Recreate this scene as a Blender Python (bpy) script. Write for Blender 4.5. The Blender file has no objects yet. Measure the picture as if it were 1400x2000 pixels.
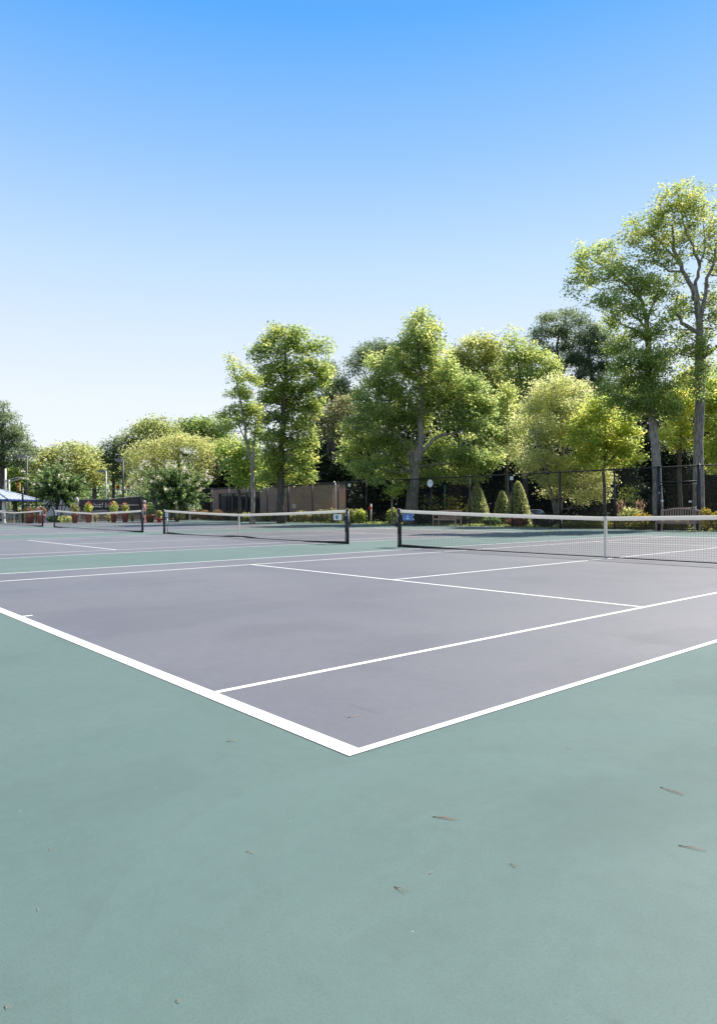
import bpy, bmesh, math, random
import numpy as np
from mathutils import Vector, Matrix

# ------------------------------------------------------------------ camera, sky, sun, exposure
scene = bpy.context.scene
COL = scene.collection
CAM = np.array([2.4487, -2.059, 1.142]); YAW = 2.4275; ROLL = -0.0049; FPX = 1364.44; CXP = 700.0; CYP = 990.91
FW = np.array([math.cos(YAW), math.sin(YAW), 0.0])
RT = np.array([math.sin(YAW), -math.cos(YAW), 0.0])
UP = np.array([0, 0, 1.0])
RR = RT * math.cos(ROLL) + UP * math.sin(ROLL)
UU = -RT * math.sin(ROLL) + UP * math.cos(ROLL)

cd = bpy.data.cameras.new("camera")
cam = bpy.data.objects.new("camera", cd); COL.objects.link(cam)
cd.sensor_fit = 'VERTICAL'; cd.sensor_height = 36.0; cd.lens = 36.0 * FPX / 2000.0
cd.shift_y = -(1000.0 - CYP) / 2000.0
cd.clip_start = 0.05; cd.clip_end = 3000
cam.matrix_world = Matrix(((RR[0], UU[0], -FW[0], CAM[0]), (RR[1], UU[1], -FW[1], CAM[1]), (RR[2], UU[2], -FW[2], CAM[2]), (0, 0, 0, 1)))
scene.camera = cam

SUN_AZ_VEC = np.array([0.09, 0.755])        # ground direction to the sun per metre of height
SUN_EL = math.atan2(1.0, float(np.linalg.norm(SUN_AZ_VEC)))
w = bpy.data.worlds.new("World"); scene.world = w; w.use_nodes = True
nt = w.node_tree; nt.nodes.clear()
sky = nt.nodes.new("ShaderNodeTexSky"); sky.sky_type = 'NISHITA'; sky.sun_disc = False
sky.sun_elevation = SUN_EL
sky.sun_rotation = math.atan2(SUN_AZ_VEC[0], SUN_AZ_VEC[1])
sky.air_density = 1.0; sky.dust_density = 0.6; sky.ozone_density = 1.6; sky.altitude = 0
# the clear summer sky of this place: deep blue high in view washing out to white at the horizon
tc = nt.nodes.new("ShaderNodeTexCoord")
sep = nt.nodes.new("ShaderNodeSeparateXYZ"); nt.links.new(tc.outputs["Generated"], sep.inputs[0])
ramp = nt.nodes.new("ShaderNodeValToRGB"); nt.links.new(sep.outputs["Z"], ramp.inputs[0])
SKY_STOPS = [(0.0, (7.4, 7.65, 7.9)), (0.14, (7.0, 7.45, 7.95)), (0.22, (6.1, 6.95, 8.0)), (0.32, (4.6, 6.2, 8.0)), (0.44, (2.6, 4.75, 8.0)), (0.58, (0.72, 3.3, 8.0)), (0.68, (1.5, 2.7, 4.4)), (1.0, (3.4, 3.8, 4.4))]  # last stops, above the frame, paled and brightened as added fill light
el = ramp.color_ramp.elements
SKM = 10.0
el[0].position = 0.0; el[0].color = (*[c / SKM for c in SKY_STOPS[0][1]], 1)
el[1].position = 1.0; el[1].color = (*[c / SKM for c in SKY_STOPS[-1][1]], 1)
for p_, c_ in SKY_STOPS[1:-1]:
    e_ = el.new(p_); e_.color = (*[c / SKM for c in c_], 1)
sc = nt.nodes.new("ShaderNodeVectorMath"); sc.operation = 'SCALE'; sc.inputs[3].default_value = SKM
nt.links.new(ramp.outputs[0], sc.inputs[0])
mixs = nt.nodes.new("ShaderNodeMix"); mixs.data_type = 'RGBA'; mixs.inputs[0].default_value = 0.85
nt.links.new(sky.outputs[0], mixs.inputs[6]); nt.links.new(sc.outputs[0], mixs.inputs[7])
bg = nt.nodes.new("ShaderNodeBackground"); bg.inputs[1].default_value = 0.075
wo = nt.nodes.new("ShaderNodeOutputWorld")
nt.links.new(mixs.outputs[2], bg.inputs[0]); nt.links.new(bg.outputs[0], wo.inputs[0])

sl = bpy.data.lights.new("sun", 'SUN'); sl.energy = 4.2; sl.angle = math.radians(0.5); sl.color = (1.0, 0.935, 0.83)
sun = bpy.data.objects.new("sun", sl); COL.objects.link(sun)
sdir = Vector((SUN_AZ_VEC[0], SUN_AZ_VEC[1], 1.0)).normalized()
sun.rotation_euler = sdir.to_track_quat('Z', 'Y').to_euler(); sun.location = (0, 40, 60)
scene.view_settings.view_transform = 'Standard'; scene.view_settings.look = 'None'
scene.view_settings.exposure = 0.85; scene.view_settings.gamma = 1.0
scene.view_settings.use_curve_mapping = False
scene.cycles.max_bounces = 6; scene.cycles.transparent_max_bounces = 8

# ------------------------------------------------------------------ geometry helpers
rng = np.random.default_rng(11)
random.seed(5)

def ray(x, y): return FW + RR * (x - CXP) / FPX + UU * (CYP - y) / FPX
def at(x, y, D): return CAM + ray(x, y) * D                      # a point D metres ahead of the camera, seen at (x, y)
def spot(x, D, z=0.0):
    p = at(x, CYP, D); return np.array([p[0], p[1], z])
def depth_y(x, Y):                                               # distance ahead at which the view line x crosses the line y = Y
    d = ray(x, CYP); return (Y - CAM[1]) / d[1]
def ongrid(x, Y, z=0.0): return spot(x, depth_y(x, Y), z)
def depth_x(x, X):
    d = ray(x, CYP); return (X - CAM[0]) / d[0]

def smooth(t): t = min(1, max(0, t)); return t * t * (3 - 2 * t)
def gz(x, y):                                                    # the ground falls a little behind the far fence and the end fence
    return -0.5 * smooth((y - 32.5) / 5) * smooth((x + 62) / 20) - 0.30 * smooth((-60.5 - x) / 6)

class MB:
    def __init__(s): s.v = []; s.f = []; s.smooth = []; s.mi = []; s.cur = 0
    def add(s, vs, fs, sm=False):
        o = len(s.v); s.v += [tuple(map(float, p)) for p in vs]
        for f in fs: s.f.append([i + o for i in f]); s.smooth.append(sm); s.mi.append(s.cur)
    def box(s, c, d, rot=0.0, tilt=None):
        hx, hy, hz = d[0] / 2, d[1] / 2, d[2] / 2
        P = [(-hx, -hy, -hz), (hx, -hy, -hz), (hx, hy, -hz), (-hx, hy, -hz), (-hx, -hy, hz), (hx, -hy, hz), (hx, hy, hz), (-hx, hy, hz)]
        M = Matrix.Rotation(rot, 3, 'Z')
        if tilt is not None: M = M @ Matrix.Rotation(tilt, 3, 'X')
        P = [M @ Vector(p) + Vector(c) for p in P]
        s.add(P, [(0, 3, 2, 1), (4, 5, 6, 7), (0, 1, 5, 4), (1, 2, 6, 5), (2, 3, 7, 6), (3, 0, 4, 7)])
    def bar(s, a, b, r, n=4): s.tube([a, b], [r, r], n, False)
    def tube(s, pts, rad, n=8, sm=True, cap=True):
        pts = [Vector(p) for p in pts]; rings = []
        up = Vector((0.13, 0.31, 0.94)).normalized()
        for i, p in enumerate(pts):
            t = (pts[min(i + 1, len(pts) - 1)] - pts[max(i - 1, 0)])
            if t.length < 1e-9: t = Vector((0, 0, 1))
            t.normalize()
            u = up - t * up.dot(t)
            if u.length < 0.1: u = Vector((1, 0.2, 0)) - t * Vector((1, 0.2, 0)).dot(t)
            u.normalize(); v_ = t.cross(u)
            rr = rad[i] if hasattr(rad, '__len__') else rad
            rings.append([p + (u * math.cos(2 * math.pi * k / n) + v_ * math.sin(2 * math.pi * k / n)) * rr for k in range(n)])
        V = [q for r_ in rings for q in r_]; Fs = []
        for i in range(len(pts) - 1):
            for k in range(n):
                Fs.append((i * n + k, i * n + (k + 1) % n, (i + 1) * n + (k + 1) % n, (i + 1) * n + k))
        if cap:
            Fs.append(tuple(range(n - 1, -1, -1))); Fs.append(tuple((len(pts) - 1) * n + k for k in range(n)))
        s.add(V, Fs, sm)
    def lathe(s, c, prof, n=16, sm=True, rings_noise=0):
        V = []; Fs = []
        for (r_, z_) in prof:
            for k in range(n):
                a = 2 * math.pi * k / n; q = r_ * (1 + rings_noise * random.uniform(-1, 1))
                V.append((c[0] + q * math.cos(a), c[1] + q * math.sin(a), c[2] + z_))
        for i in range(len(prof) - 1):
            for k in range(n):
                Fs.append((i * n + k, i * n + (k + 1) % n, (i + 1) * n + (k + 1) % n, (i + 1) * n + k))
        s.add(V, Fs, sm)
    def disc(s, c, r_, nrm, n=20, th=0.01):
        nrm = Vector(nrm).normalized(); c = Vector(c)
        s.tube([c - nrm * th / 2, c + nrm * th / 2], [r_, r_], n, False)
    def prism(s, poly, axis_o, ax, ay, az, th):                   # polygon in the (ax, ay) plane pushed along az
        o, ax, ay, az = Vector(axis_o), Vector(ax), Vector(ay), Vector(az)
        n = len(poly)
        V = [o + ax * p[0] + ay * p[1] for p in poly] + [o + ax * p[0] + ay * p[1] + az * th for p in poly]
        s.add(V, [tuple(range(n - 1, -1, -1)), tuple(range(n, 2 * n))] + [(i, (i + 1) % n, n + (i + 1) % n, n + i) for i in range(n)])
    def build(s, name, m, parent=None, loc=None):
        me = bpy.data.meshes.new(name); me.from_pydata(s.v, [], s.f)
        me.polygons.foreach_set('use_smooth', s.smooth)
        ms = m if isinstance(m, (list, tuple)) else [m]
        for q in ms: me.materials.append(q)
        if len(ms) > 1: me.polygons.foreach_set('material_index', s.mi)
        me.update()
        o = bpy.data.objects.new(name, me); COL.objects.link(o)
        if parent is not None: o.parent = parent
        if loc is not None: o.location = loc
        return o

def tag(o, label=None, cat=None, group=None, kind=None):
    if label: o['label'] = label
    if cat: o['category'] = cat
    if group: o['group'] = group
    if kind: o['kind'] = kind
    return o
def thing(name, label, cat, loc=(0, 0, 0), rz=0.0, group=None):
    o = bpy.data.objects.new(name, None); COL.objects.link(o); o.empty_display_size = 0.2
    o.location = loc; o.rotation_euler = (0, 0, rz)
    return tag(o, label, cat, group)
def copy_tree(o, parent=None):
    c = o.copy(); COL.objects.link(c); c.parent = parent
    for ch in list(o.children): copy_tree(ch, c)
    return c

# ------------------------------------------------------------------ materials
MATS = {}
def mat(name, col, rough=0.6, metal=0.0, var=0.0, scale=8.0, bump=0.0, spec=0.5, col2=None):
    if name in MATS: return MATS[name]
    m = bpy.data.materials.new(name); m.use_nodes = True; t = m.node_tree; b = t.nodes["Principled BSDF"]
    b.inputs["Roughness"].default_value = rough; b.inputs["Metallic"].default_value = metal
    b.inputs["Specular IOR Level"].default_value = spec
    if var > 0 or col2 is not None:
        g = t.nodes.new("ShaderNodeTexCoord"); n = t.nodes.new("ShaderNodeTexNoise"); n.inputs["Scale"].default_value = scale; n.inputs["Detail"].default_value = 5
        if 'bark' in name:
            mp = t.nodes.new("ShaderNodeMapping"); mp.inputs["Scale"].default_value = (1.6, 1.6, 0.35); t.links.new(g.outputs["Object"], mp.inputs["Vector"]); t.links.new(mp.outputs[0], n.inputs["Vector"])
        else: t.links.new(g.outputs["Object"], n.inputs["Vector"])
        r = t.nodes.new("ShaderNodeValToRGB"); t.links.new(n.outputs[0], r.inputs[0])
        c2 = col2 or tuple(c * (1 + var) for c in col); c1 = col if col2 else tuple(c * (1 - var) for c in col)
        r.color_ramp.elements[0].position = 0.32; r.color_ramp.elements[1].position = 0.68
        r.color_ramp.elements[0].color = (*c1, 1); r.color_ramp.elements[1].color = (*c2, 1)
        t.links.new(r.outputs[0], b.inputs["Base Color"])
        if bump > 0:
            bp = t.nodes.new("ShaderNodeBump"); bp.inputs["Strength"].default_value = bump; bp.inputs["Distance"].default_value = 0.02
            t.links.new(n.outputs[0], bp.inputs["Height"]); t.links.new(bp.outputs[0], b.inputs["Normal"])
    else:
        b.inputs["Base Color"].default_value = (*col, 1)
    MATS[name] = m; return m

def leaf_mat(name, cols, trans=0.35, rough=0.5, spec=0.3, bright=True):
    if name in MATS: return MATS[name]
    m = bpy.data.materials.new(name); m.use_nodes = True; t = m.node_tree; b = t.nodes["Principled BSDF"]; out = t.nodes["Material Output"]
    a = t.nodes.new("ShaderNodeAttribute"); a.attribute_name = "tint"
    r = t.nodes.new("ShaderNodeValToRGB"); t.links.new(a.outputs["Fac"], r.inputs[0])
    e = r.color_ramp.elements; n = len(cols); 
    if bright:                                                     # a little greyer and much brighter than the listed colours
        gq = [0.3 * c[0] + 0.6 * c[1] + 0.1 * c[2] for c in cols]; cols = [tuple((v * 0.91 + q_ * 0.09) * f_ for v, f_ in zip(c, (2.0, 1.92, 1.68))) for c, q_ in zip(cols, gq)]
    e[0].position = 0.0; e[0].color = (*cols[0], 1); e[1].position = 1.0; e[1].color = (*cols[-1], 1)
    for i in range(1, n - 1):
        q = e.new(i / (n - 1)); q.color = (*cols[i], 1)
    t.links.new(r.outputs[0], b.inputs["Base Color"])
    b.inputs["Roughness"].default_value = rough; b.inputs["Specular IOR Level"].default_value = spec
    tr = t.nodes.new("ShaderNodeBsdfTranslucent")
    hs = t.nodes.new("ShaderNodeHueSaturation"); hs.inputs["Hue"].default_value = 0.485; hs.inputs["Saturation"].default_value = 1.02; hs.inputs["Value"].default_value = 2.7
    t.links.new(r.outputs[0], hs.inputs["Color"]); t.links.new(hs.outputs[0], tr.inputs["Color"])
    mx = t.nodes.new("ShaderNodeMixShader"); mx.inputs[0].default_value = min(0.62, trans * 1.35)
    t.links.new(b.outputs[0], mx.inputs[1]); t.links.new(tr.outputs[0], mx.inputs[2]); t.links.new(mx.outputs[0], out.inputs["Surface"])
    MATS[name] = m; return m

def court_mat(name, base, mott, wear, streak_dir, seed, arcs=False, rough=(0.80, 0.88)):
    m = bpy.data.materials.new(name); m.use_nodes = True; t = m.node_tree; b = t.nodes["Principled BSDF"]
    L = t.links.new
    g = t.nodes.new("ShaderNodeTexCoord")
    def noise(scale, detail, stretch=None, rot=0.0, off=0.0):
        mp = t.nodes.new("ShaderNodeMapping"); mp.inputs["Rotation"].default_value = (0, 0, rot); mp.inputs["Location"].default_value = (off + seed, off * 1.7, seed)
        if stretch: mp.inputs["Scale"].default_value = stretch
        L(g.outputs["Object"], mp.inputs["Vector"])
        n = t.nodes.new("ShaderNodeTexNoise"); n.inputs["Scale"].default_value = scale; n.inputs["Detail"].default_value = detail
        L(mp.outputs[0], n.inputs["Vector"]); return n.outputs[0]
    def remap(s, lo, hi, a0, a1):
        q = t.nodes.new("ShaderNodeMapRange"); q.inputs["From Min"].default_value = lo; q.inputs["From Max"].default_value = hi
        q.inputs["To Min"].default_value = a0; q.inputs["To Max"].default_value = a1; L(s, q.inputs["Value"]); return q.outputs[0]
    def mixc(f, A, B):
        q = t.nodes.new("ShaderNodeMix"); q.data_type = 'RGBA'; q.blend_type = 'MIX'
        if isinstance(f, float): q.inputs[0].default_value = f
        else: L(f, q.inputs[0])
        for s_, i in ((A, 6), (B, 7)):
            if isinstance(s_, tuple): q.inputs[i].default_value = (*s_, 1)
            else: L(s_, q.inputs[i])
        return q.outputs[2]
    c = mixc(remap(noise(0.45, 5), 0.35, 0.68, 0.0, 1.0), base, mott)
    c = mixc(remap(noise(0.16, 3, None, .4, 43.0), 0.42, 0.62, 0.0, 0.5), c, wear)
    c = mixc(remap(noise(1.3, 5, (1.0, 0.22, 1.0), streak_dir, 4.0), 0.5, 0.74, 0.0, 0.30), c, wear)       # dragged squeegee streaks
    c = mixc(remap(noise(2.2, 5, (0.25, 1.0, 1.0), streak_dir + 0.5, 9.0), 0.56, 0.75, 0.0, 0.35), c, tuple(x * 0.72 for x in base))
    fine = noise(330.0, 3, None, 0, 2.0)
    c = mixc(remap(fine, 0.36, 0.64, 0.0, 0.60), c, tuple(min(1, x * 1.7) for x in base))
    grain = noise(120.0, 5, None, 0.0, 7.0)
    c = mixc(remap(grain, 0.45, 0.7, 0.0, 0.28), c, tuple(x * 0.6 for x in base))
    c = mixc(remap(noise(13.0, 7, None, 0.0, 51.0), 0.44, 0.66, 0.0, 0.15), c, tuple(x * 0.72 for x in base))      # hand sized mottling
    c = mixc(remap(noise(34.0, 6, None, 0.0, 57.0), 0.50, 0.70, 0.0, 0.24), c, tuple(min(1, x * 1.5) for x in base))
    sp = t.nodes.new("ShaderNodeTexVoronoi"); sp.inputs["Scale"].default_value = 8.0; L(g.outputs["Object"], sp.inputs["Vector"])
    sel = t.nodes.new("ShaderNodeSeparateColor"); L(sp.outputs["Color"], sel.inputs[0])
    dot = t.nodes.new("ShaderNodeMath"); dot.operation = 'LESS_THAN'; L(sp.outputs["Distance"], dot.inputs[0]); dot.inputs[1].default_value = 0.022
    pick = t.nodes.new("ShaderNodeMath"); pick.operation = 'GREATER_THAN'; L(sel.outputs[0], pick.inputs[0]); pick.inputs[1].default_value = 0.62
    mul = t.nodes.new("ShaderNodeMath"); mul.operation = 'MULTIPLY'; L(dot.outputs[0], mul.inputs[0]); L(pick.outputs[0], mul.inputs[1])
    mul2 = t.nodes.new("ShaderNodeMath"); mul2.operation = 'MULTIPLY'; L(mul.outputs[0], mul2.inputs[0]); mul2.inputs[1].default_value = 0.55
    c = mixc(mul2.outputs[0], c, (0.5, 0.52, 0.5))
    if arcs:                                                       # overlapping edges of the sprayed acrylic coats
        for (ax, ay, ar, wdt, stg, drk) in arcs:
            sb = t.nodes.new("ShaderNodeVectorMath"); sb.operation = 'DISTANCE'; L(g.outputs["Object"], sb.inputs[0]); sb.inputs[1].default_value = (ax, ay, 0)
            wob = t.nodes.new("ShaderNodeMath"); wob.operation = 'MULTIPLY_ADD'; L(noise(3.0, 2), wob.inputs[0]); wob.inputs[1].default_value = 0.05; L(sb.outputs["Value"], wob.inputs[2])
            f = remap(wob.outputs[0], ar - wdt, ar, stg, 0.0)
            gt = t.nodes.new("ShaderNodeMath"); gt.operation = 'LESS_THAN'; L(wob.outputs[0], gt.inputs[0]); gt.inputs[1].default_value = ar
            far = remap(wob.outputs[0], ar - wdt * 3, ar, 0.0, stg)
            ml = t.nodes.new("ShaderNodeMath"); ml.operation = 'MULTIPLY'; L(gt.outputs[0], ml.inputs[0]); L(far, ml.inputs[1])
            c = mixc(ml.outputs[0], c, tuple(min(1, x * drk) for x in base))
    wv = t.nodes.new("ShaderNodeTexVoronoi"); wv.feature = 'F1'; wv.inputs["Scale"].default_value = 1.7
    mpv = t.nodes.new("ShaderNodeMapping"); mpv.inputs["Rotation"].default_value = (0, 0, streak_dir + .9); mpv.inputs["Scale"].default_value = (.38, 2.6, 1); L(g.outputs["Object"], mpv.inputs["Vector"]); L(mpv.outputs[0], wv.inputs["Vector"])
    sc2 = t.nodes.new("ShaderNodeSeparateColor"); L(wv.outputs["Color"], sc2.inputs[0])
    pk = t.nodes.new("ShaderNodeMath"); pk.operation = 'GREATER_THAN'; L(sc2.outputs[1], pk.inputs[0]); pk.inputs[1].default_value = 0.72
    dm = t.nodes.new("ShaderNodeMath"); dm.operation = 'MULTIPLY'; L(remap(wv.outputs["Distance"], .03, .13, .4, 0.0), dm.inputs[0]); L(pk.outputs[0], dm.inputs[1])
    c = mixc(dm.outputs[0], c, tuple(x * .55 for x in base))
    c = mixc(remap(noise(0.9, 6, (1.0, .5, 1.0), 1.2, 31.0), 0.57, 0.63, 0.0, 0.22), c, tuple(x * .74 for x in base))       # dried puddle patches with an edge
    c = mixc(remap(noise(24.0, 6, (1.0, .12, 1.0), streak_dir - .6, 15.0), 0.62, 0.74, 0.0, 0.10), c, tuple(min(1, x * 1.9) for x in base))   # fine pale scratches
    L(c, b.inputs["Base Color"])
    rr = remap(noise(0.8, 4, None, 0, 20.0), 0.3, 0.7, *rough); L(rr, b.inputs["Roughness"])
    b.inputs["Specular IOR Level"].default_value = 1.0
    bp = t.nodes.new("ShaderNodeBump"); bp.inputs["Strength"].default_value = 0.12; bp.inputs["Distance"].default_value = 0.002
    L(fine, bp.inputs["Height"]); L(bp.outputs[0], b.inputs["Normal"])
    return m

M_BLACK = mat("black_coated_metal", (0.012, 0.012, 0.016), 0.38)
M_WIRE = mat("black_fence_wire", (0.012, 0.013, 0.015), 0.5)
M_TWINE = mat("black_net_twine", (0.015, 0.015, 0.016), 0.85)
M_TAPE = mat("white_net_tape", (0.72, 0.71, 0.68), 0.7, var=0.06, scale=5)
def cloth(name, col, tr_):
    m = mat(name, col, 0.8); t = m.node_tree; q = t.nodes.new("ShaderNodeBsdfTranslucent"); q.inputs[0].default_value = (*col, 1); x_ = t.nodes.new("ShaderNodeMixShader"); x_.inputs[0].default_value = tr_
    t.links.new(t.nodes["Principled BSDF"].outputs[0], x_.inputs[1]); t.links.new(q.outputs[0], x_.inputs[2]); t.links.new(x_.outputs[0], t.nodes["Material Output"].inputs[0]); return m
M_TAPE = cloth("white_net_canvas", (0.80, 0.78, 0.73), 0.5)
M_LINE = mat("white_court_paint", (0.78, 0.78, 0.77), 0.75, scale=14, col2=(0.85, 0.85, 0.84))
M_STEEL = mat("bare_steel", (0.5, 0.5, 0.5), 0.35, 0.8)
M_WHITE = mat("white_paint", (0.76, 0.76, 0.76), 0.5, var=0.04)
M_WOOD = mat("weathered_teak", (0.30, 0.20, 0.155), 0.7, var=0.25, scale=20, bump=0.2)
M_TERRA = mat("terracotta", (0.30, 0.095, 0.058), 0.75, var=0.15, scale=9)
M_BARK = mat("grey_bark", (0.10, 0.086, 0.072), 0.9, bump=1.0, scale=11, col2=(0.36, 0.32, 0.27))
M_BARK2 = mat("pale_bark", (0.10, 0.085, 0.07), 0.9, bump=0.9, scale=8, col2=(0.34, 0.30, 0.25))
M_BARKD = mat("dark_bark", (0.05, 0.04, 0.035), 0.95, bump=0.6, scale=8, col2=(0.13, 0.11, 0.09))

L_GREEN = leaf_mat("sweetgum_leaves", [(0.035, 0.066, 0.02), (0.075, 0.115, 0.034), (0.125, 0.16, 0.045), (0.20, 0.195, 0.055)], 0.45)
L_GREEN2 = leaf_mat("maple_leaves", [(0.042, 0.076, 0.028), (0.086, 0.125, 0.042), (0.142, 0.17, 0.058), (0.21, 0.215, 0.075)], 0.45)
L_TALL = leaf_mat("turning_leaves", [(0.035, 0.066, 0.022), (0.08, 0.115, 0.034), (0.13, 0.155, 0.044), (0.21, 0.185, 0.05)], 0.45)
L_LIME = leaf_mat("lime_leaves", [(0.05, 0.09, 0.025), (0.095, 0.14, 0.034), (0.165, 0.195, 0.045), (0.26, 0.25, 0.055)], 0.5)
L_OLIVE = leaf_mat("olive_leaves", [(0.075, 0.10, 0.036), (0.125, 0.15, 0.055), (0.17, 0.19, 0.078), (0.225, 0.22, 0.10)], 0.4)
L_PALE = leaf_mat("pale_birch_leaves", [(0.09, 0.118, 0.052), (0.155, 0.18, 0.082), (0.225, 0.24, 0.12), (0.29, 0.29, 0.16)], 0.42)
L_LGREEN = leaf_mat("light_green_leaves", [(0.07, 0.11, 0.03), (0.11, 0.15, 0.045), (0.16, 0.19, 0.065), (0.21, 0.22, 0.09)], 0.4)
L_PINE = leaf_mat("pine_needle_sprays", [(0.026, 0.046, 0.028), (0.055, 0.085, 0.048), (0.085, 0.12, 0.066), (0.12, 0.15, 0.075)], 0.3)
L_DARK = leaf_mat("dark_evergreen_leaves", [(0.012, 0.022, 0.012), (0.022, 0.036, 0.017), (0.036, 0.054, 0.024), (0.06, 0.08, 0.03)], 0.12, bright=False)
L_TAN = leaf_mat("browning_leaves", [(0.07, 0.085, 0.042), (0.11, 0.125, 0.058), (0.145, 0.145, 0.075), (0.17, 0.15, 0.085)], 0.3)
L_MYRT = leaf_mat("myrtle_leaves", [(0.014, 0.035, 0.014), (0.03, 0.06, 0.022), (0.07, 0.115, 0.04), (0.15, 0.20, 0.08)], 0.35)
L_BLOOM = leaf_mat("pale_pink_blossom", [(0.46, 0.36, 0.30), (0.56, 0.50, 0.40), (0.62, 0.60, 0.48)], 0.2, bright=False)
L_BOX = leaf_mat("clipped_box_leaves", [(0.08, 0.10, 0.045), (0.14, 0.165, 0.08), (0.21, 0.23, 0.11), (0.30, 0.31, 0.16)], 0.35)
L_VARI = leaf_mat("variegated_leaves", [(0.07, 0.10, 0.03), (0.15, 0.16, 0.05), (0.28, 0.27, 0.11), (0.42, 0.40, 0.22)], 0.3, bright=False)
L_FLOW = leaf_mat("mixed_bed_flowers", [(0.08, 0.11, 0.03), (0.17, 0.16, 0.05), (0.30, 0.18, 0.08), (0.40, 0.32, 0.2)], 0.25, bright=False)
L_YELL = leaf_mat("yellow_ground_cover_leaves", [(0.07, 0.10, 0.015), (0.15, 0.16, 0.02), (0.30, 0.25, 0.03), (0.34, 0.20, 0.04)], 0.35, bright=False)
L_RED = leaf_mat("coral_flowers", [(0.36, 0.04, 0.05), (0.48, 0.16, 0.10), (0.55, 0.33, 0.2)], 0.2, bright=False)
L_PLUME = leaf_mat("tan_grass_plumes", [(0.22, 0.15, 0.09), (0.31, 0.21, 0.13), (0.36, 0.26, 0.17)], 0.3, bright=False)
L_BRONZE = leaf_mat("bronze_leaves", [(0.05, 0.03, 0.02), (0.10, 0.05, 0.03), (0.14, 0.09, 0.03)], 0.3)

# ------------------------------------------------------------------ foliage
def leaf_mesh(name, P, size, tint, m, parent=None, aspect=0.55, up=0.35, droop=0.0, axis=None, jitter=0.35):
    n = len(P)
    if n == 0: return None
    P = np.asarray(P, float)
    nrm = rng.normal(size=(n, 3)); nrm[:, 2] = np.abs(nrm[:, 2]) * 1.0 + up; nrm /= np.linalg.norm(nrm, axis=1)[:, None]
    if axis is None:
        t = rng.normal(size=(n, 3)); t[:, 2] -= droop
    else:
        t = np.asarray(axis, float) + rng.normal(size=(n, 3)) * jitter
    t -= nrm * np.sum(t * nrm, axis=1)[:, None]; t /= (np.linalg.norm(t, axis=1)[:, None] + 1e-9)
    b = np.cross(nrm, t)
    s = (np.asarray(size) * rng.uniform(0.65, 1.35, n))[:, None]
    fold = nrm * s * 0.12
    V = np.empty((n, 4, 3))
    V[:, 0] = P - t * s * 0.5; V[:, 1] = P - b * s * aspect * 0.5 + t * s * 0.05 + fold
    V[:, 2] = P + t * s * 0.5; V[:, 3] = P + b * s * aspect * 0.5 + t * s * 0.05 + fold
    me = bpy.data.meshes.new(name)
    me.vertices.add(4 * n); me.vertices.foreach_set('co', V.astype(np.float32).ravel())
    me.loops.add(4 * n); me.loops.foreach_set('vertex_index', np.arange(4 * n, dtype=np.int32))
    me.polygons.add(n); me.polygons.foreach_set('loop_start', np.arange(0, 4 * n, 4, dtype=np.int32))
    a = me.attributes.new("tint", 'FLOAT', 'FACE'); a.data.foreach_set('value', np.clip(np.asarray(tint), 0, 0.85).astype(np.float32))
    me.materials.append(m); me.update(); me.validate()
    o = bpy.data.objects.new(name, me); COL.objects.link(o)
    if parent is not None: o.parent = parent
    return o

def fill_clump(c, a, b, dp, nleaf, per, sig, shell=0.45):
    """leaves gathered in sprays through one clump; returns positions and tints"""
    ns = max(2, int(nleaf / per))
    d = rng.normal(size=(ns, 3)); d /= np.linalg.norm(d, axis=1)[:, None]
    r = (shell + (1 - shell) * rng.random(ns)) ** 0.8
    r *= 1 + 0.08 * np.clip(rng.normal(size=ns), -1.5, 1.5)
    q = d * r[:, None]
    base = c + RT * (q[:, 0:1] * a) + UP * (q[:, 1:2] * b) + FW * (q[:, 2:3] * dp)
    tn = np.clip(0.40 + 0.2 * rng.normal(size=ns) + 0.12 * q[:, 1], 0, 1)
    k = rng.integers(max(2, per // 2), int(per * 1.6) + 2, ns)
    idx = np.repeat(np.arange(ns), k)
    s = np.array([sig, sig, sig * 0.55])
    P = base[idx] + np.clip(rng.normal(size=(len(idx), 3)), -1.5, 1.5) * s
    return P, np.clip(tn[idx] + 0.045 * rng.normal(size=len(idx)), 0, 1), base

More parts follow.
